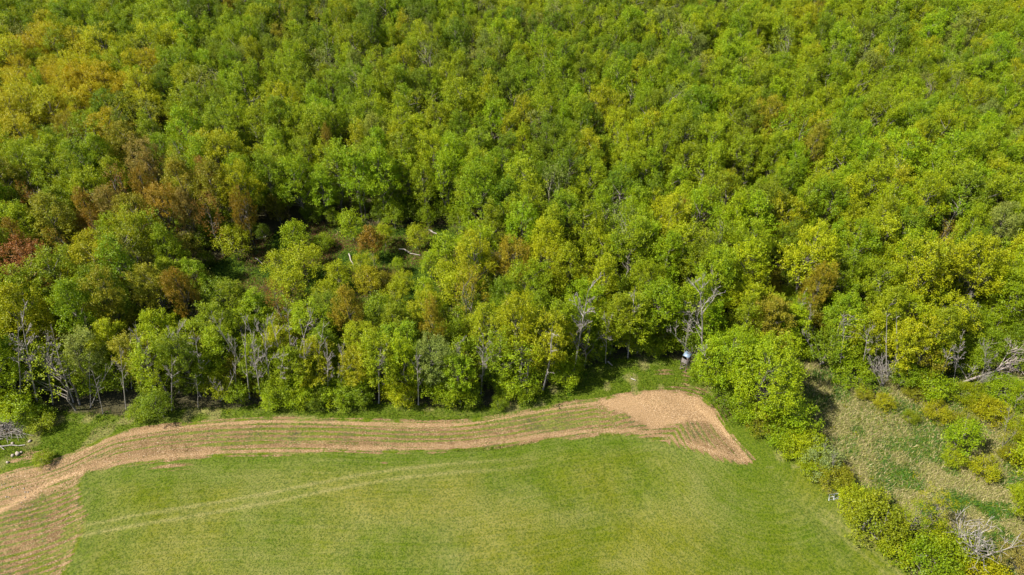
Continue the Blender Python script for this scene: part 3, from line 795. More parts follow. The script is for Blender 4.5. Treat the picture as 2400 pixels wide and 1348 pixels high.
# ---- coloured and special trees, placed by where their crowns show
RUSTY = [(120, 560, OR * .8, .6, 'orange brown', 'thin0'), (255, 470, TAN, .7, 'tan brown', 'round1'), (430, 470, TAN * .9, .6, 'tan brown', 'round6'), (560, 470, OR * .75, .55, 'orange brown', 'round3'), (30, 545, OR * .85, .7, 'orange brown', 'round4'), (330, 420, OR * .8, .6, 'orange brown', 'round0'), (215, 520, RU, .5, 'rust red', 'thin1'),
         (60, 612, RU, 1.05, 'rust red', 'round0'), (280, 435, RU, .72, 'rust red', 'thin0'), (338, 372, TAN, .92, 'tan brown', 'round3'), (205, 492, OR * .85, .8, 'orange brown', 'round4'),
         (385, 482, OR, .95, 'orange brown', 'round5'), (488, 500, RU * .9, .75, 'dark rust', 'thin1'), (478, 402, RU, .6, 'rust red', 'round1'), (60, 450, RU, .5, 'dull red', 'thin1'),
         (765, 315, RU * .9, .6, 'rust red', 'slim0'), (1206, 600, OR, .8, 'orange', 'round2'), (1100, 668, OR, .75, 'orange', 'thin0'), (812, 702, OR, .7, 'orange', 'round6'),
         (1930, 645, OR * .9, .62, 'orange brown', 'round1'), (2218, 545, RU, .5, 'rust red', 'thin0'), (1606, 492, RU, .45, 'rust red', 'slim1'), (645, 690, RU, .55, 'rust red', 'thin1'),
         (870, 165, OR * .8, .5, 'orange brown', 'thin1'), (310, 500, OL, .9, 'olive brown', 'round2'),
         (415, 665, OR * .8, .65, 'orange brown', 'round1'), (1010, 720, OR, .6, 'orange', 'slim0'),
         (690, 40, GO, .6, 'golden yellow', 'round2'), (15, 250, GO, .7, 'orange', 'layer0'), (110, 175, OR * .6 + GO * .5, .6, 'orange', 'layer1')]
for px, py, tint, s, word, pk in RUSTY:
    x, y = at(px, py, 11.5 if s > .7 else 13)
    if (px, py) != (60, 612): tint = tint * .78 + OL * .22 if px < 650 else tint * .5 + (OL + YG) * .25
    sc = (s, s, .95 if s > .6 else .92)
    put_tree('rusty_leaved_tree', pk, x, y, sc, tint, uniq('%s %s tree' % (word, shape_word(pk)), x, y, 11), 'tree', 'reddish and orange trees scattered through the wood')
    placed.append((x, y, 3.6 * s + 1.2))
# ---- inside the clearing
CLR_TREES = [(725, 640, 'young1', 1.35, YG, 'yellow green'), (800, 660, 'young0', 1.1, YG, 'yellow green'), (875, 585, 'young0', 1.2, OR * .75, 'brown conical'), (868, 668, 'young1', 1.0, GO * .8, 'golden olive'),
             (880, 630, 'thin1', .5, YG, 'pale green'), (1000, 690, 'young0', 1.0, LG, 'bright green'), (950, 660, 'young1', .75, YG, 'yellow green'), (700, 570, 'young1', 1.1, LG, 'bright green'),
             (665, 640, 'young1', 1.1, YG, 'yellow green'), (1010, 625, 'young0', .9, LG, 'bright green'), (740, 595, 'young0', .7, YG, 'yellow green'), (560, 590, 'young1', 1.2, YG, 'yellow green'), 
             (935, 615, 'young0', .6, LG, 'light green'), (690, 690, 'young1', 1.2, YG, 'yellow green'), 
             (930, 700, 'young1', .9, YG, 'yellow green'), (830, 540, 'young1', 1.1, LG, 'bright green'), (980, 560, 'young1', .9, YG, 'yellow green'), (1045, 600, 'young1', 1.2, LG, 'bright green'), (1050, 660, 'young0', 1.2, YG, 'yellow green'),
             (850, 625, 'young1', .8, YG, 'golden green'), (905, 650, 'shrub0', .8, OL, 'olive'), (760, 560, 'shrub1', .8, G, 'mid green'), (1075, 700, 'young1', 1.3, YG, 'yellow green'), (905, 555, 'young0', .9, YG, 'yellow green'), (770, 700, 'young1', .95, YG, 'yellow green')]
for px, py, pk, s, tint, word in CLR_TREES:
    x, y = at(px, py + 22, 0)
    put_tree('young_tree', pk, x, y, (s, s, s * .9), tint, uniq('%s young tree in the clearing' % word, x, y, 4), 'tree', 'young trees standing in the clearing')
    placed.append((x, y, 1.5))
# ---- hedge line, meadow and bottom right corner: (base px, py, proto, scale xy, scale z, tint, name, label)
HEDGE_ITEMS = [
    (1694, 908, 'big0', .84, .80, LG * 1.08, 'hedgerow_tree', 'large green spreading tree on the field corner right beside the hunting blind'),
    (1772, 958, 'big1', .92, .97, YG * .5 + LG * .55, 'hedgerow_tree', 'large bright yellow green tree at the hedge with a dark shadow to its right'),
    (1725, 905, 'round3', .65, .5, OL * .9, 'hedgerow_tree', 'dull olive tree squeezed between the two large hedge trees'),
    (1640, 884, 'shrub0', .8, .6, G, 'shrub', 'low green shrub at the foot of the hunting blind'),
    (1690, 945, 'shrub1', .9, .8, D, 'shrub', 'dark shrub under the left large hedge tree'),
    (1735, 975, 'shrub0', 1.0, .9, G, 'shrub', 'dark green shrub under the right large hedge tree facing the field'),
    (1790, 1000, 'shrub1', 1.1, 1.0, OL * .8, 'shrub', 'olive shrub below the yellow green hedge tree'),
    (1762, 1000, 'shrub2', .9, .8, LG, 'shrub', 'bright green shrub beside the tip of the bare soil'),
    (1850, 1015, 'young1', 1.25, .95, LG, 'shrub', 'tall bright green shrub standing up from the hedge right of the shadow'),
    (1822, 1030, 'shrub0', 1.1, .9, G, 'shrub', 'green shrub on the field side of the tall bright shrub'),
    (1880, 1065, 'shrub1', 1.15, .95, YG * 1.1, 'shrub', 'pale yellow green shrub midway along the hedge'),
    (1850, 1065, 'shrub2', .9, .8, YG, 'shrub', 'small yellow green shrub leaning to the field midway along the hedge'),
    (1910, 1095, 'shrub0', 1.1, .9, PA * .9, 'shrub', 'pale grey green shrub below the yellow green one in the hedge'),
    (1900, 1115, 'shrub2', .9, .7, YG, 'shrub', 'low yellow shrub at the field edge above the metal gate'),
    (1945, 1130, 'shrub1', 1.0, .75, OL, 'shrub', 'olive yellow shrub above and left of the metal gate'),
    (1975, 1150, 'shrub2', .7, .5, YG, 'shrub', 'little bush directly above the metal gate'),
    (2035, 1244, 'shrub1', 1.5, 1.35, OL * .55 + G * .4, 'shrub', 'big rounded olive shrub just below the metal gate'),
    (2000, 1200, 'shrub0', 1.0, .8, YG * .9 + OL * .3, 'shrub', 'olive shrub between gate and big rounded shrub'),
    (2110, 1262, 'thin1', .62, .5, YG * .9, 'sparse_tree', 'sparse see-through small tree right of the big olive shrub'),
    (2160, 1235, 'thin0', .62, .5, GO * .8, 'sparse_tree', 'sparse golden green small tree with bare twigs near the corner'),
    (2095, 1300, 'shrub2', 1.1, .8, YG, 'shrub', 'yellow green shrub on the hedge foot near the bottom'),
    (2165, 1342, 'shrub1', 1.4, 1.2, G * .9, 'shrub', 'large green hedge shrub at the bottom of the photo left of grey branches'),
    (2205, 1310, 'shrub0', 1.2, 1.1, YG, 'shrub', 'upright yellow green bush behind the bottom hedge shrub'),
    (2290, 1375, 'shrub1', 1.3, .9, GO * .95, 'shrub', 'golden yellow shrub cut by the bottom edge of the photo'),
    (2385, 1370, 'round2', .75, .55, TAN * .8 + OL * .2, 'broadleaf_tree', 'brownish olive dense tree in the bottom right corner'),
    (2375, 1205, 'round1', .62, .42, YG, 'broadleaf_tree', 'yellow green bushy tree on the right edge above the brownish one'),
    (2400, 1110, 'young1', 1.3, .9, YG, 'broadleaf_tree', 'yellow green small tree cut by the right edge of the photo'),
    (2235, 1055, 'young0', 1.15, .95, LG, 'young_tree', 'isolated light green young tree standing in the rough meadow'),
    (2225, 1085, 'shrub2', .75, .6, YG, 'shrub', 'small yellow green bush at the foot of the isolated meadow tree'),
    (1990, 888, 'shrub1', 1.25, .95, G, 'shrub', 'rounded green shrub at the wood edge in the top of the meadow'),
    (2105, 905, 'young1', .9, .75, G, 'shrub', 'green shrub among grey dead trunks at the top of the meadow'),
    (2170, 920, 'shrub0', 1.2, 1.0, LG, 'shrub', 'green shrub left of the fallen grey tree'),
    (2190, 975, 'shrub2', .9, .55, GO * .8, 'shrub', 'yellowish low shrub in the upper meadow'),
    (2068, 955, 'shrub2', .7, .5, GO * .9, 'shrub', 'small golden bush in the upper middle of the meadow'),
    (2320, 985, 'shrub2', 1.1, .7, GO * .8, 'shrub', 'straggly golden bush in the upper right of the meadow'),
    (2370, 960, 'thin1', .5, .4, YG, 'sparse_tree', 'thin yellow green sapling at the right end of the meadow'),
    (2300, 1110, 'shrub2', .9, .6, GO * .8 + G * .2, 'shrub', 'yellow bush in the right of the meadow below the thin saplings'),
    (2345, 1050, 'thin1', .42, .36, GO * .8, 'sparse_tree', 'slight golden sapling above the yellow bush in the meadow'),
    (2140, 930, 'shrub2', .8, .5, OL, 'shrub', 'olive bush in the upper meadow under the fallen tree left end'),
    (2265, 935, 'shrub0', 1.0, .55, YG * .8, 'shrub', 'yellow green bush below the fallen tree'),
    (2345, 925, 'shrub1', 1.2, .6, G, 'shrub', 'low green bush at the right below the fallen tree'),
    (2255, 1000, 'shrub2', .8, .5, OL, 'shrub', 'olive twiggy bush above the isolated meadow tree'),
    (2295, 960, 'shrub1', .9, .5, GO * .75, 'shrub', 'golden brush in the middle of the upper right meadow'),
    (2130, 985, 'shrub2', .55, .35, YG * .8, 'shrub', 'tiny yellow green bush in the upper meadow centre'),
    (2020, 930, 'shrub2', .6, .4, OL, 'shrub', 'small olive bush below the rounded green shrub'),
    (2402, 935, 'shrub0', 1.0, .6, G, 'shrub', 'dark green bush at the right edge beside the fallen crown'),
    (2360, 1075, 'shrub2', .7, .5, GO * .7, 'shrub', 'sparse golden bush right of the isolated meadow tree'),
    (2380, 1020, 'shrub0', .9, .7, YG, 'shrub', 'yellow green shrub near the right edge halfway up the meadow'),
    (105, 1085, 'shrub2', .6, .38, YG, 'shrub', 'small bright shrub beside the stony bare ground on the left'),
    (88, 985, 'shrub0', .9, .6, G, 'shrub', 'low green bush right of the brush pile'),
    (105, 998, 'shrub2', .9, .5, YG, 'shrub', 'yellowish low bush between brush pile and first forest trees'),
]
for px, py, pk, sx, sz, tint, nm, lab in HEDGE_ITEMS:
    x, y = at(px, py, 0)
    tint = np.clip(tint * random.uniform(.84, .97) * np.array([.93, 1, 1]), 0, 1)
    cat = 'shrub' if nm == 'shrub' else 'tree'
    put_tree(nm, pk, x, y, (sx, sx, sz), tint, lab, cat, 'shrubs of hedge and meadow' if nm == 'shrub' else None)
    placed.append((x, y, 2.2 * sx))

# ---- dead and bare trees: (base px, top px, kind, width scale)
DEADS = [((163, 520), (148, 402), 'c', .8, 'forked whitish dead tree rising among olive crowns on the left'),
         ((1965, 235), (1986, 100), 'pole', 1.0, 'tall pale bare trunk standing above the crowns in the upper right'),
         ((1912, 232), (1917, 172), 'snag', .9, 'short pale snag left of the tall pale trunk'),
         ((1272, 905), (1302, 748), 'd', 1.0, 'leaning grey dead tree with long side limbs on the forest front'),
         ((1345, 872), (1362, 672), 'b', .8, 'tall dead tree dense with grey twigs on the forest front'),
         ((1470, 828), (1492, 665), 'a', .7, 'dead tree with pinkish grey trunk right of the twiggy one'),
         ((1632, 800), (1655, 660), 'e', 1.0, 'many-limbed whitish dead tree above the big hedge tree'),
         ((1598, 835), (1600, 745), 'f', .8, 'twiggy dead tree just above the hunting blind'),
         ((1648, 830), (1668, 700), 'c', .7, 'second pale dead tree behind the large hedge tree'),
         ((895, 905), (880, 810), 'e', .9, 'bushy grey dead tree among green shrubs left of the forest front middle'),
         ((985, 915), (980, 800), 'a', .7, 'thin dead tree with twigs by the forest front middle'),
         ((1130, 860), (1140, 770), 'b', .6, 'small grey dead tree half hidden right of the forest front middle'),
         ((1960, 858), (1990, 722), 'd', .8, 'grey slanting trunk at the left of the trunk row above the meadow'),
         ((2010, 862), (2042, 735), 'a', .7, 'grey slanting trunk with short limbs in the trunk row above the meadow'),
         ((2035, 862), (2048, 780), 'f', .6, 'twiggy dead tree in the trunk row above the meadow'),
         ((2062, 850), (2090, 735), 'pole', .7, 'smooth pale leaning trunk in the middle of the trunk row'),
         ((2090, 850), (2112, 740), 'pole', .8, 'second smooth leaning trunk in the middle of the trunk row'),
         ((2068, 905), (2060, 845), 'bush', .9, 'grey spiky dead bush where the wood meets the meadow'),
         ((2130, 880), (2160, 800), 'e', .7, 'grey dead tree leaning over a green shrub at the meadow top'),
         ((2200, 900), (2230, 790), 'a', .8, 'leaning dead tree left of the fallen trunk'),
         ((2235, 895), (2255, 800), 'b', .8, 'dense dead tree just left of the fallen trunk'),
         ((2262, 880), (2312, 795), 'c', .9, 'forked dead tree standing over the fallen trunk'),
         ((2300, 895), (2318, 790), 'e', .7, 'pale dead tree crossing the fallen trunk'),
         ((2285, 905), (2320, 870), 'bush', .8, 'grey brush at the foot of the fallen trunk'),
         ((2262, 1322), (2280, 1248), 'bush', 1.15, 'grey leafless bush with spreading branches at the bottom right'),
         ((1925, 1090), (1935, 1020), 'a', .45, 'thin bare sapling sticking out of the hedge'),
         ((1945, 1120), (1960, 1050), 'b', .45, 'grey bare sapling in the hedge above the gate'),
         ((2055, 1265), (2085, 1190), 'd', .5, 'bare slanting stem right of the big olive shrub'),
         ((2245, 1040), (2275, 960), 'd', .5, 'bare leaning stem behind the isolated meadow tree'),
         ((2350, 1045), (2372, 945), 'a', .5, 'thin bare stem at the right of the meadow'),
         ((645, 300), (630, 212), 'pole', .6, 'slender pale trunk in the upper left canopy'),
         ((795, 310), (775, 212), 'e', .7, 'whitish dead crown in the upper left middle canopy'),
         ((110, 385), (88, 305), 'c', .6, 'pale forked dead tree below the golden grove'),
         ((145, 375), (128, 315), 'pole', .5, 'pale slanting trunk beside the forked one below the golden grove'),
         ((900, 190), (908, 130), 'd', .5, 'small dead tree in the upper middle canopy'),
         ((1435, 310), (1440, 235), 'f', .7, 'grey twiggy dead tree in the centre of the canopy'),
         ((1000, 240), (1010, 160), 'b', .6, 'grey leafless crown left of the upper centre'),
         ((1190, 120), (1180, 60), 'e', .5, 'small leafless crown near the top centre'),
         ((1555, 80), (1550, 20), 'a', .5, 'leafless crown right of the top centre'),
         ((2375, 300), (2380, 225), 'b', .9, 'brownish bare tree at the upper right edge'),
         ((2240, 270), (2250, 215), 'f', .7, 'grey twiggy tree in the upper right canopy'),
         ((2060, 210), (2075, 150), 'b', .7, 'greyish leafless crown right of the tall pale trunk'),
         ((1795, 210), (1798, 100), 'd', .5, 'thin dead trunk in the canopy left of the tall pale trunk'),
         ((2095, 130), (2100, 95), 'e', .6, 'pale bare crown near the upper right top'),
         ((1840, 205), (1838, 165), 'pole', .5, 'short bare trunk under a crown left of the pale snag'),
         ((1725, 480), (1740, 420), 'f', .8, 'dark twiggy gap tree right of the centre'),
         ((1640, 195), (1642, 150), 'pole', .5, 'thin pale trunk in the upper right middle'),
         ((2085, 480), (2090, 420), 'b', .8, 'grey bare tree right of the pale wind-blown crowns'),
         ((2265, 610), (2262, 540), 'b', .8, 'bare tree in a dark gap near the right edge'),
         ((2285, 790), (2250, 690), 'e', .8, 'whitish bare tree above the fallen trunk'),
         ((1870, 780), (1880, 690), 'b', .6, 'twiggy bare tree in the canopy right of the large hedge trees'),
         ((1790, 700), (1800, 630), 'f', .7, 'grey twigs above the large hedge trees'),
         ((1680, 700), (1690, 640), 'a', .6, 'grey bare crown left above the large hedge trees'),
         ((470, 945), (455, 870), 'd', .7, 'dead stub with hooked branches at the left forest front'),
         ((250, 955), (225, 860), 'd', .7, 'pale broken dead tree at the left forest front'),
         ((415, 935), (395, 820), 'a', .7, 'leaning dead tree left of the hooked one')]
leftfront = [(20, 940, -40, 150), (55, 950, -30, 200), (95, 950, -50, 190), (130, 940, -40, 150), (180, 930, -35, 160), (215, 950, -20, 120), (300, 950, -30, 150), (345, 900, -18, 150), (375, 915, -35, 130), (430, 900, -30, 160), (490, 905, -22, 150),
             (520, 930, -20, 120), (560, 920, -10, 110), (590, 925, -20, 180), (615, 930, -15, 150), (640, 920, -12, 180), (655, 930, 15, 130), (690, 900, -22, 160), (715, 915, 8, 140), (740, 905, 12, 160), (770, 930, 8, 130), (805, 920, 5, 120), (700, 850, -20, 160), (600, 860, -20, 170), (325, 880, -25, 110), (170, 880, -40, 120), (1060, 900, 10, 110), (1420, 850, 12, 120), (1890, 830, 22, 120), (1930, 845, 20, 120), (2150, 870, 25, 110)]
for i, (bx, by, dx, dy) in enumerate(leftfront):
    DEADS.append(((bx, by), (bx + dx, by - dy), 'adbefc'[i % 6], .45 + .25 * random.random(), None))
gaps = []        # dead trees stay in view: no leafy tree right in front of them
def in_gap(x, y):
    return any(abs(x - a) < w and -dd < y - b < 1.0 for a, b, w, dd in gaps)
def put_dead(base, top, kind, w, label, name='dead_tree'):
    x, y = at(*base, 0)
    label_given = label is not None
    f_ = float(sdf(np.array([x]), np.array([y]), forest_poly)[0])
    if base[1] > 780 and .2 < f_ < 10: y -= min(f_ - .2, 6.0) if label_given else (f_ - .2) * .35
    # height and lean that carry the tip to where it shows
    native = {'bush': 5.6, 'snag': 7.5, 'pole': 15.0}.get(kind, 13.0)
    d = proj(x, y, 0)[2]
    lean = (top[0] - base[0]) * d / FPX
    # solve z so that the tip lands on the top row
    z = 1.0
    for _ in range(30):
        py = proj(x, y, z)[1]
        z += (py - top[1]) * d / FPX / _c * .8
    px0 = proj(x, y, z)[0]
    lean = (top[0] - px0) * proj(x, y, z)[2] / FPX
    L = math.hypot(z, lean)
    s = L / native
    o = empty(name, (float(x), float(y), float(hgt(x, y))), 0, (.82 * s * w,) * 2 + (s,))
    q = Matrix.Rotation(math.atan2(lean, z), 3, 'Y') @ Matrix.Rotation(random.uniform(0, 6.28), 3, 'Z')
    o.rotation_euler = q.to_euler()
    link_mesh('branches', DEAD[kind], o)
    if label is None:
        label = uniq('grey leafless tree by the forest front', x + lean * .6, y, z * .6)
    tag(o, label, 'dead tree', 'dead and leafless trees')
    placed.append((x, y, .3))
    if label_given: gaps.append((x + lean * .3, y, 2.5, 8.5))
    elif random.random() < .5: gaps.append((x + lean * .3, y, 1.3, 4.0))
    return o
for d_ in DEADS: put_dead(*d_)

# fallen tree and logs
fx, fy = at(2256, 899, 0)
o = empty('fallen_tree', (fx, fy, hgt(fx, fy) + .5), 0, (1.0, 1.0, 1.05))
gx, gy = at(2395, 838, 3.0)
dirv = Vector((gx - fx, gy - fy, 2.6)).normalized()
o.rotation_euler = dirv.to_track_quat('Z', 'Y').to_euler()
link_mesh('branches', DEAD['fallen'], o)
tag(o, 'pinkish grey fallen tree lying on its bare branches at the top of the meadow', 'dead tree')
placed.append((fx + 4, fy + 2, 4.5)); placed.append((fx, fy, 5)); placed.append((fx + 9, fy + 1, 6)); placed.append((fx + 4, fy - 2, 5)); gaps.append((fx + 6, fy + 3, 7.5, 9))
LOGS = [((600, 610), (618, 625), .12, 'dark rusty log among bracken at the left of the clearing', M_DEAD), ((818, 596), (829, 626), .15, 'pale broken log standing out in the middle of the clearing', M_PALE), ((628, 556), (598, 566), .2, 'grey log on the dark back edge of the clearing', M_DEAD),
        ((1005, 540), (1024, 549), .22, 'short reddish log at the right back of the clearing', M_DEAD), ((935, 585), (985, 598), .16, 'thin grey log lying left of the clearing right end', M_DEAD),
        
        ((1478, 888), (1490, 893), .1, 'bleached branch on the grass above the bare soil', M_PALE), ((1425, 848), (1436, 858), .14, 'broken grey branch at the wood edge above the verge', M_DEAD),
        ((-10, 1048), (60, 1044), .12, 'long grey branch lying beneath the brush pile', M_DEAD), ((-4, 1040), (12, 1056), .09, 'short grey branch at the left edge of the photo', M_DEAD)]
for a, b, r, lab, mt in LOGS:
    pa, pb = at(*a), at(*b)
    za, zb = hgt(*pa) + r + .12, hgt(*pb) + r + .12
    t = MB()
    A_, B_ = np.array([0, 0, 0.]), np.array([pb[0] - pa[0], pb[1] - pa[1], zb - za])
    pts = wavy(A_, B_, 4, .03, rng)
    t.tube(pts, [r, r * .95, r * .85, r * .7, r * .45], 7)
    o = link_mesh('fallen_log', t.mesh('fallen_log', mt, True)); o.location = (pa[0], pa[1], za)
    tag(o, lab, 'log', 'fallen logs and branches')

# brush pile at the left edge
t = MB()
cx, cy = at(14, 998)
for i in range(900):
    a = rng.uniform(0, 6.28); rr = rng.uniform(0, 4.2) * np.array([1, 1])
    p0 = np.array([math.cos(a) * rr[0] * 1.15, math.sin(a) * rr[1] * .75, 0])
    p0[2] = rng.uniform(0, 1) * max(.2, 1.9 * (1 - (rr[0] / 4.5) ** 2))
    d = rng.normal(0, 1, 3) * np.array([1, .6, .28]); d /= np.linalg.norm(d)
    L = rng.uniform(.8, 2.6)
    q1 = p0 + d * L; q1[2] = max(q1[2], .02)
    r = rng.uniform(.015, .05)
    t.tube([p0, (p0 + q1) / 2 + rng.normal(0, .08, 3), q1], [r, r * .8, r * .4], 3)
o = link_mesh('brush_pile', t.mesh('brush_pile', M_DEAD)); o.location = (cx, cy, hgt(cx, cy))
tag(o, 'heap of grey cut branches at the left edge of the photo', 'brush pile')
placed.append((cx, cy, 4))

# stones
def stone_mesh(seed):
    rs = np.random.default_rng(seed)
    n, m = 7, 4
    V = [(0, 0, .75)]
    for j in range(1, m):
        for i in range(n):
            th = math.pi * j / m; ph = 2 * math.pi * i / n
            k = rs.uniform(.78, 1.15)
            V.append((math.sin(th) * math.cos(ph) * k, math.sin(th) * math.sin(ph) * k * .8, math.cos(th) * .75 * k))
    V.append((0, 0, -.6))
    F3 = [(0, 1 + i, 1 + (i + 1) % n) for i in range(n)]
    F4 = [(1 + j * n + i, 1 + (j + 1) * n + i, 1 + (j + 1) * n + (i + 1) % n, 1 + j * n + (i + 1) % n) for j in range(m - 2) for i in range(n)]
    b = 1 + (m - 2) * n; e = len(V) - 1
    F3 += [(e, b + (i + 1) % n, b + i) for i in range(n)]
    return np.array(V), np.array(F3), np.array(F4)
sm = []
for k in range(3):
    V, F3, F4 = stone_mesh(k)
    sm.append(np_mesh('stone', V, [F3, F4], M_STONE))
STONES = [(70, 1034, .34, 'rounded pale rock alone on the grass below the brush pile'), (42, 1064, .5, 'largest pale rock beside the stony bare patch on the left'), (30, 1068, .36, 'pale rock touching the left of the largest one'),
          (50, 1060, .26, 'small pale rock touching the top right of the largest one'), (18, 1084, .3, 'lone pale rock low at the left edge'), (1974, 1163, .3, 'pale yellow stone at the right end of the metal gate'), (1982, 1165, .26, 'paler second stone just right of the gate stone'), (30, 1040, .3, 'flat pale rock between brush pile and the lone rounded rock')]
for i, (px, py, r, lab) in enumerate(STONES):
    x, y = at(px, py)
    o = link_mesh('rock', sm[i % 3]); o.location = (x, y, hgt(x, y) + r * .3); o.scale = (r, r, r * .8); o.rotation_euler = (0, 0, random.random() * 6)
    tag(o, lab, 'rock', 'pale field rocks')
def gravel(name, pts, r, label):
    Vs, Fs3, Fs4 = [], [], []
    off = 0
    # small faceted stones: octahedra
    oc = np.array([(1, 0, 0), (0, .8, 0), (-.9, 0, 0), (0, -1, 0), (0, 0, .7), (0, 0, -.5)])
    of = np.array([(0, 1, 4), (1, 2, 4), (2, 3, 4), (3, 0, 4), (1, 0, 5), (2, 1, 5), (3, 2, 5), (0, 3, 5)])
    n = len(pts)
    a = rng.uniform(0, 6.28, n); ca, sa_ = np.cos(a), np.sin(a)
    J = oc[None] * rng.uniform(.7, 1.3, (n, 6, 1)) * r[:, None, None]
    X = J[..., 0] * ca[:, None] - J[..., 1] * sa_[:, None] + pts[:, :1]
    Y = J[..., 0] * sa_[:, None] + J[..., 1] * ca[:, None] + pts[:, 1:]
    Z = J[..., 2] + hgt(pts[:, 0], pts[:, 1])[:, None] + .02
    V = np.stack([X, Y, Z], -1).reshape(-1, 3)
    F = (of[None] + 6 * np.arange(n)[:, None, None]).reshape(-1, 3)
    tag(link_mesh(name, np_mesh(name, V, F, M_STONE)), label, 'gravel', kind='stuff')
p = scatter(40000, -130, 60, 38, 95, lambda x, y: inview(x, y) & (sdf(x, y, strip_poly) > .2))
px_, py_, _ = proj(p[:, 0], p[:, 1])
den = .10 + .9 * np.exp(-(((px_ - 20) / 70) ** 2 + ((py_ - 1150) / 36) ** 2)) + .25 * sst(300, 50, px_) + .12 * (px_ > 1400)
den += .25 * np.exp(-(((px_ - 1150) / 90) ** 2 + ((py_ - 1030) / 12) ** 2))
k = rng.random(len(p)) < den * .55
p, px_, py_ = p[k], px_[k], py_[k]
r = rng.uniform(.03, .07, len(p)) + (np.exp(-(((px_ - 20) / 70) ** 2 + ((py_ - 1150) / 36) ** 2)) * (rng.random(len(p)) < .35)) * rng.uniform(.03, .16, len(p))
gravel('field_stones', p, r, 'pale small stones strewn over the bare strip thickest at far left')

# ------------------------------------------------------------------ hunting blind
bx, by = at(1603, 864)
hb = empty('hunting_blind', (bx, by, hgt(bx, by)), R_(-38))
tag(hb, 'small raised wooden hunting blind with blue grey roof and ladder at the wood corner', 'hunting blind')
W, FL, TP = 1.05, 2.0, 3.75
for sx in (-1, 1):
    for sy in (-1, 1):
        link_mesh('post', MB().tube([(sx * W / 2, sy * W / 2, -.2), (sx * W / 2 * .96, sy * W / 2 * .96, TP + (.12 if sy < 0 else -.1))], [.06, .055], 4).mesh('post', M_DARKWOOD), hb)
plank_h = .17
pm_x = MB().box((0, 0, 0), (W + .1, .03, plank_h - .02)).mesh('plank', M_PLANK)
pm_y = MB().box((0, 0, 0), (.03, W + .06, plank_h - .02)).mesh('plank', M_PLANK)
for k in range(6):
    z = FL + .1 + k * plank_h
    for s in (-1, 1):
        o = link_mesh('plank', pm_x, hb); o.location = (random.uniform(-.02, .02), s * (W / 2 + .07), z)
        o = link_mesh('plank', pm_y, hb); o.location = (s * (W / 2 + .085), 0, z + .005)
fb = MB().box((0, 0, 0), (W + .05, .16, .035)).mesh('floor_board', M_DARKWOOD)
for k in range(8):
    o = link_mesh('floor_board', fb, hb); o.location = (0, -W / 2 + .09 + k * .168, FL - .05)
link_mesh('roof', MB().box((0, 0, TP + .08), (W + .12, W + .2, .045), Matrix.Rotation(R_(7), 3, 'X')).mesh('roof', M_ROOF), hb)
for s in (-1, 1):
    link_mesh('brace', MB().tube([(-W / 2, s * (W / 2 + .04), .15), (W / 2, s * (W / 2 + .04), FL - .2)], [.05, .05], 4).mesh('brace', M_PLANK), hb)
    link_mesh('brace', MB().tube([(s * (W / 2 + .05), -W / 2, FL - .2), (s * (W / 2 + .05), W / 2, .15)], [.05, .05], 4).mesh('brace', M_PLANK), hb)
lad = MB()
for s in (-.24, .24): lad.tube([(W / 2 + 1.0, s, -.1), (W / 2 + .14, s, FL + .3)], [.04, .04], 4)
lo = link_mesh('ladder', lad.mesh('ladder', M_DARKWOOD), hb)
rm = MB().box((0, 0, 0), (.11, .62, .04)).mesh('rung', M_PLANK)
for k in range(7):
    u = (k + .6) / 7.6
    o = link_mesh('rung', rm, lo); o.location = (W / 2 + 1.0 - .86 * u - .03, 0, -.1 + (FL + .4) * u)
placed.append((bx, by, 3))
# ------------------------------------------------------------------ metal gate by the hedge
gx, gy = at(1964, 1172)
gt = empty('metal_gate', (gx, gy, hgt(gx, gy)), R_(8), tilt=(R_(-24), 0))
tag(gt, 'small galvanised tubular gate leaning in the gap of the hedge', 'gate')
GW, GH = 3.1, 1.05
for z in (.12, GH):
    link_mesh('rail', MB().tube([(-GW / 2, 0, z), (GW / 2, 0, z)], [.045, .045], 6).mesh('rail', M_STEEL, True), gt)
link_mesh('rail', MB().tube([(-GW / 2, 0, GH * .55), (-GW / 2 + .8, 0, GH * .55)], [.03, .03], 6).mesh('rail', M_STEEL, True), gt)
for x in (-GW / 2, -GW / 2 + .8, GW / 2):
    link_mesh('upright', MB().tube([(x, 0, -.05), (x, 0, GH + .03)], [.05, .05], 6).mesh('upright', M_STEEL, True), gt)
link_mesh('diagonal_bar', MB().tube([(-GW / 2 + .8, .01, .14), (GW / 2, .01, GH - .02)], [.028, .028], 6).mesh('diagonal_bar', M_STEEL, True), gt)
placed.append((gx, gy, 1.0))

# ------------------------------------------------------------------ the forest
def poisson(x0, x1, y0, y1, ok, rmin, tries=60000):
    cell = 8.0
    grid = {}
    def add(x, y, r): grid.setdefault((int(x // cell), int(y // cell)), []).append((x, y, r))
    for q in placed: add(*q)
    out = []
    cand = np.stack([rng.uniform(x0, x1, tries), rng.uniform(y0, y1, tries)], -1)
    cand = cand[ok(cand[:, 0], cand[:, 1])]
    for x, y in cand:
        r = rmin * rng.uniform(.82, 1.2)
        ci, cj = int(x // cell), int(y // cell)
        bad = False
        for i in (-1, 0, 1):
            for j in (-1, 0, 1):
                for (a, b, rr) in grid.get((ci + i, cj + j), ()):
                    lim = r if rr == 0 else rr + r * .38
                    if (a - x) ** 2 + (b - y) ** 2 < lim * lim: bad = True; break
                if bad: break
            if bad: break
        if bad: continue
        add(x, y, 0)
        out.append((x, y))
    return out
def okf(x, y):
    px, _, _ = proj(x, y)
    f = sdf(x, y, forest_poly)
    lim = np.abs(x) < 70 + y * .78
    return (f > 2.0) & (sdf(x, y, clear_poly) < -1.2) & lim
trees = poisson(-330, 330, 78, 345, okf, 4.95, 90000)
rows = []
front = []
acc = 0
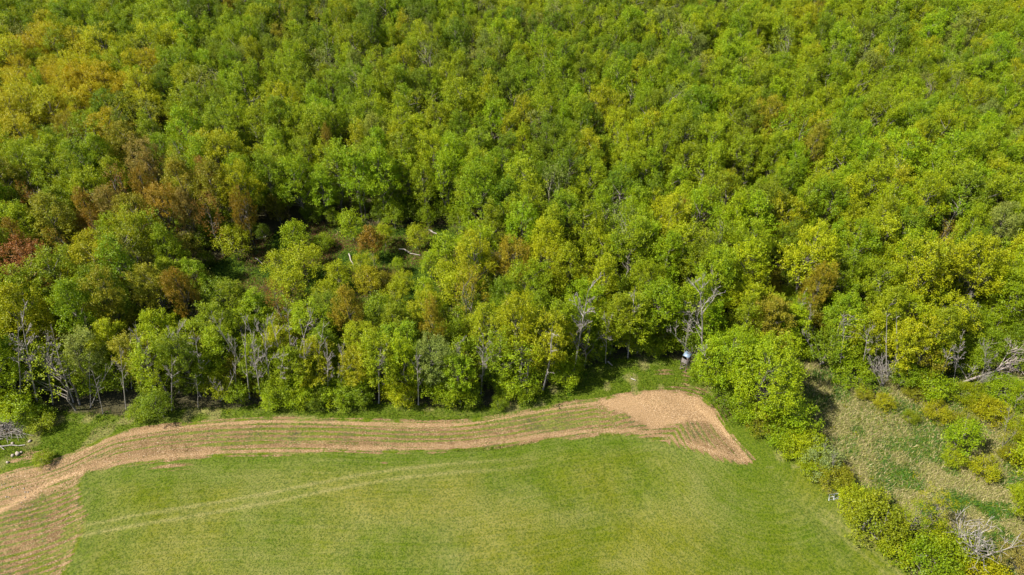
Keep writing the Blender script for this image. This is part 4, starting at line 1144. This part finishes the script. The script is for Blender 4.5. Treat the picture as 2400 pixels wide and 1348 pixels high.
for a, b in zip(edge_w[:-1], edge_w[1:]):          # a row of trees right on the edge of the wood
    L = np.hypot(*(b - a)); n = (b - a) / max(L, 1e-6)
    while acc < L:
        q = a + n * acc + np.array([-n[1], n[0]]) * rng.uniform(1.2, 3.4)
        if all((q[0] - x) ** 2 + (q[1] - y) ** 2 > max(r_, .8) ** 2 for x, y, r_ in placed) and not in_gap(q[0], q[1]): front.append((q[0], q[1]))
        acc += rng.uniform(2.9, 5.2)
    acc -= L
trees = front + [t for t in trees if not in_gap(*t) and all((t[0] - q[0]) ** 2 + (t[1] - q[1]) ** 2 > 10 for q in front)]
tarr = np.array(trees)
f_all = sdf(tarr[:, 0], tarr[:, 1], forest_poly); c_all = sdf(tarr[:, 0], tarr[:, 1], clear_poly)
for (x, y), f, c in zip(trees, f_all, c_all):
    px, py, d = proj(x, y, 12)
    tint, word, key = canopy_tint(px, py)
    r = random.random()
    if key == 'go': pk = random.choice(['layer0', 'layer1', 'layer0', 'round2'])
    elif f < 7: pk = random.choice(['slim0', 'slim1', 'slim2', 'round1', 'round4', 'round3', 'thin0', 'round6', 'round0'])
    elif key == 'gv' and r < .7: pk = random.choice(['thin0', 'thin1'])
    elif r < .07: pk = random.choice(['thin0', 'thin1'])
    elif r < .30: pk = random.choice(['slim0', 'slim1', 'slim2'])
    else: pk = 'round%d' % random.randrange(8)
    s = random.uniform(.86, 1.1)
    sxy = s * random.uniform(.82, 1.10)
    sz = s * random.uniform(.95, 1.07) * (1.0 if f > 10 else random.uniform(.72, 1.0))
    if -9 < c < 0 and y < 101: sz *= .66; sxy *= .85
    if -16 < c <= -9 and y < 97: sz *= .85
    rows.append((d, x, y, px, py, pk, sxy, sz, tint, word, key, f))
rows.sort(key=lambda r: r[0])
rest = []
n_ind = 0
n_gold = 0
for (d, x, y, px, py, pk, sxy, sz, tint, word, key, f) in rows:
    vis = -30 < px < 2430 and -30 < py < 1380
    tl = (random.uniform(-.05, .05), random.uniform(-.05, .05))
    rz = random.uniform(0, 6.283)
    if vis and key == 'go' and n_gold < 120:
        put_tree('golden_tree', pk, x, y, (sxy, sxy, sz), tint, uniq('golden yellow %s tree' % shape_word(pk), x, y, 12), 'tree', 'golden trees of the wood', rz, tl); n_gold += 1
    elif vis and n_ind < 300:
        size = 'broad ' if sxy > 1.1 else ('small ' if sxy < .86 else '')
        front_w = 'front row ' if f < 5 else ''
        lab = uniq('%s%s %s %stree' % (size, word, shape_word(pk), front_w), x, y, 12)
        put_tree('broadleaf_tree', pk, x, y, (sxy, sxy, sz), tint, lab, 'tree', 'broadleaf trees of the wood', rz, tl); n_ind += 1
    else:
        rest.append((x, y, pk, sxy, sz, tint, rz, tl))
print('trees', len(rows), 'individual', n_ind, 'gold', n_gold, 'rest', len(rest))

# front of the wood: shrub layer
edge_pts = []
acc = 0
for a, b in zip(edge_w[:-1], edge_w[1:]):
    L = np.hypot(*(b - a)); n = (b - a) / max(L, 1e-6)
    while acc < L:
        q = a + n * acc
        edge_pts.append((q + np.array([-n[1], n[0]]) * rng.uniform(-1.0, 2.6)))
        acc += rng.uniform(1.1, 2.1)
    acc -= L
k_sh = 0
for q in edge_pts:
    px, py, _ = proj(q[0], q[1], 1.5)
    if not (-20 < px < 2420): continue
    if any((q[0] - a) ** 2 + (q[1] - b) ** 2 < (1.0 if r < 2 else r * .5) ** 2 for a, b, r in placed[-400:]): continue
    if random.random() < .12: continue
    if any(abs(q[0] - a) < 1.7 and abs(q[1] - b) < 6 for a, b, w_, dd in gaps if w_ > 2): continue
    if px > 1700 and random.random() < .35: continue
    pk = random.choice(['shrub0', 'shrub1', 'shrub2', 'shrub2', 'young1', 'young0'])
    s = random.uniform(.6, 1.15)
    tint, w = random.choice([(G, 'mid green'), (LG, 'bright green'), (D * 1.1, 'dark green'), (YG, 'yellow green'), (G, 'mid green')])
    sz = s * random.uniform(.7, 1.1) * (.8 if 'young' in pk else 1)
    put_tree('edge_shrub', pk, q[0], q[1], (s, s, sz), tint * random.uniform(.85, 1.15), uniq('%s bush at the foot of the wood' % w, q[0], q[1], 1.5), 'bush', 'bushes along the foot of the wood'); k_sh += 1
print('edge shrubs', k_sh)

placed_all, placed[:] = list(placed), []
# understorey inside the wood: saplings one cannot count, seen through the gaps
under = [(x, y) for x, y in poisson(-150, 160, 78, 200, lambda x, y: (sdf(x, y, forest_poly) > 4) & (sdf(x, y, clear_poly) < .5), 4.4, 16000)]
under += [(x, y) for x, y in poisson(-150, 160, 78, 165, lambda x, y: (sdf(x, y, forest_poly) > 1.0) & (sdf(x, y, forest_poly) < 20) & (sdf(x, y, clear_poly) < .5), 2.6, 24000)]
def instancer(name, items, label, cat):
    """one object; geometry nodes set a trunk and a crown at each of its points"""
    keys = sorted({it[2] for it in items})
    n = len(items)
    me = bpy.data.meshes.new(name)
    me.vertices.add(n)
    me.vertices.foreach_set('co', np.array([(it[0], it[1], hgt(it[0], it[1])) for it in items], np.float32).ravel())
    def attr(nm, typ, data):
        a = me.attributes.new(nm, typ, 'POINT')
        a.data.foreach_set({'FLOAT_COLOR': 'color', 'FLOAT_VECTOR': 'vector', 'INT': 'value'}[typ], np.array(data, np.int32 if typ == 'INT' else np.float32).ravel())
    attr('pick', 'INT', [keys.index(it[2]) for it in items])
    attr('turn', 'FLOAT_VECTOR', [(it[7][0], it[7][1], it[6]) for it in items])
    attr('size', 'FLOAT_VECTOR', [(it[3], it[3], it[4]) for it in items])
    attr('tint', 'FLOAT_COLOR', [(*it[5], 1) for it in items])
    o = link_mesh(name, me)
    ng = bpy.data.node_groups.new(name, 'GeometryNodeTree')
    ng.interface.new_socket('Geometry', in_out='INPUT', socket_type='NodeSocketGeometry')
    ng.interface.new_socket('Geometry', in_out='OUTPUT', socket_type='NodeSocketGeometry')
    nn, lk = ng.nodes, ng.links
    gi, go = nn.new('NodeGroupInput'), nn.new('NodeGroupOutput')
    def na(nm, typ):
        a = nn.new('GeometryNodeInputNamedAttribute'); a.data_type = typ; a.inputs['Name'].default_value = nm
        return next(s for s in a.outputs if s.enabled and s.name == 'Attribute')
    jo = nn.new('GeometryNodeJoinGeometry')
    e2r = nn.new('FunctionNodeEulerToRotation'); lk.new(na('turn', 'FLOAT_VECTOR'), e2r.inputs[0])
    for part in (0, 1):
        jp = nn.new('GeometryNodeJoinGeometry')
        for k in reversed(keys):
            oi = nn.new('GeometryNodeObjectInfo'); oi.inputs['As Instance'].default_value = True
            oi.transform_space = 'ORIGINAL'
            po = bpy.data.objects.new('source', PROTO[k][part])
            oi.inputs['Object'].default_value = po
            lk.new(oi.outputs['Geometry'], jp.inputs[0])
        ip = nn.new('GeometryNodeInstanceOnPoints')
        lk.new(gi.outputs[0], ip.inputs['Points']); lk.new(jp.outputs[0], ip.inputs['Instance'])
        ip.inputs['Pick Instance'].default_value = True
        lk.new(na('pick', 'INT'), ip.inputs['Instance Index'])
        lk.new(e2r.outputs[0], ip.inputs['Rotation']); lk.new(na('size', 'FLOAT_VECTOR'), ip.inputs['Scale'])
        lk.new(ip.outputs[0], jo.inputs[0])
    lk.new(jo.outputs[0], go.inputs[0])
    md_ = o.modifiers.new('trees', 'NODES'); md_.node_group = ng
    tag(o, label, cat, kind='stuff')
    return o
instancer('distant_forest', rest, 'dense green broadleaf forest filling the far upper part of the photo', 'forest')
uitems = []
for x, y in under:
    if any(abs(x - a) < 1.2 and -4 < y - b < .5 for a, b, w_, dd in gaps if w_ > 2): continue
    pk = random.choice(['young0', 'young1', 'shrub0', 'shrub2'])
    s = random.uniform(.65, 1.25)
    uitems.append((x, y, pk, s, s * .9, random.choice([D, G, D, G, OL * .8]) * random.uniform(.8, 1.1), random.uniform(0, 6.28), (0, 0)))
instancer('forest_undergrowth', uitems, 'dark saplings and brush beneath the forest crowns', 'undergrowth')
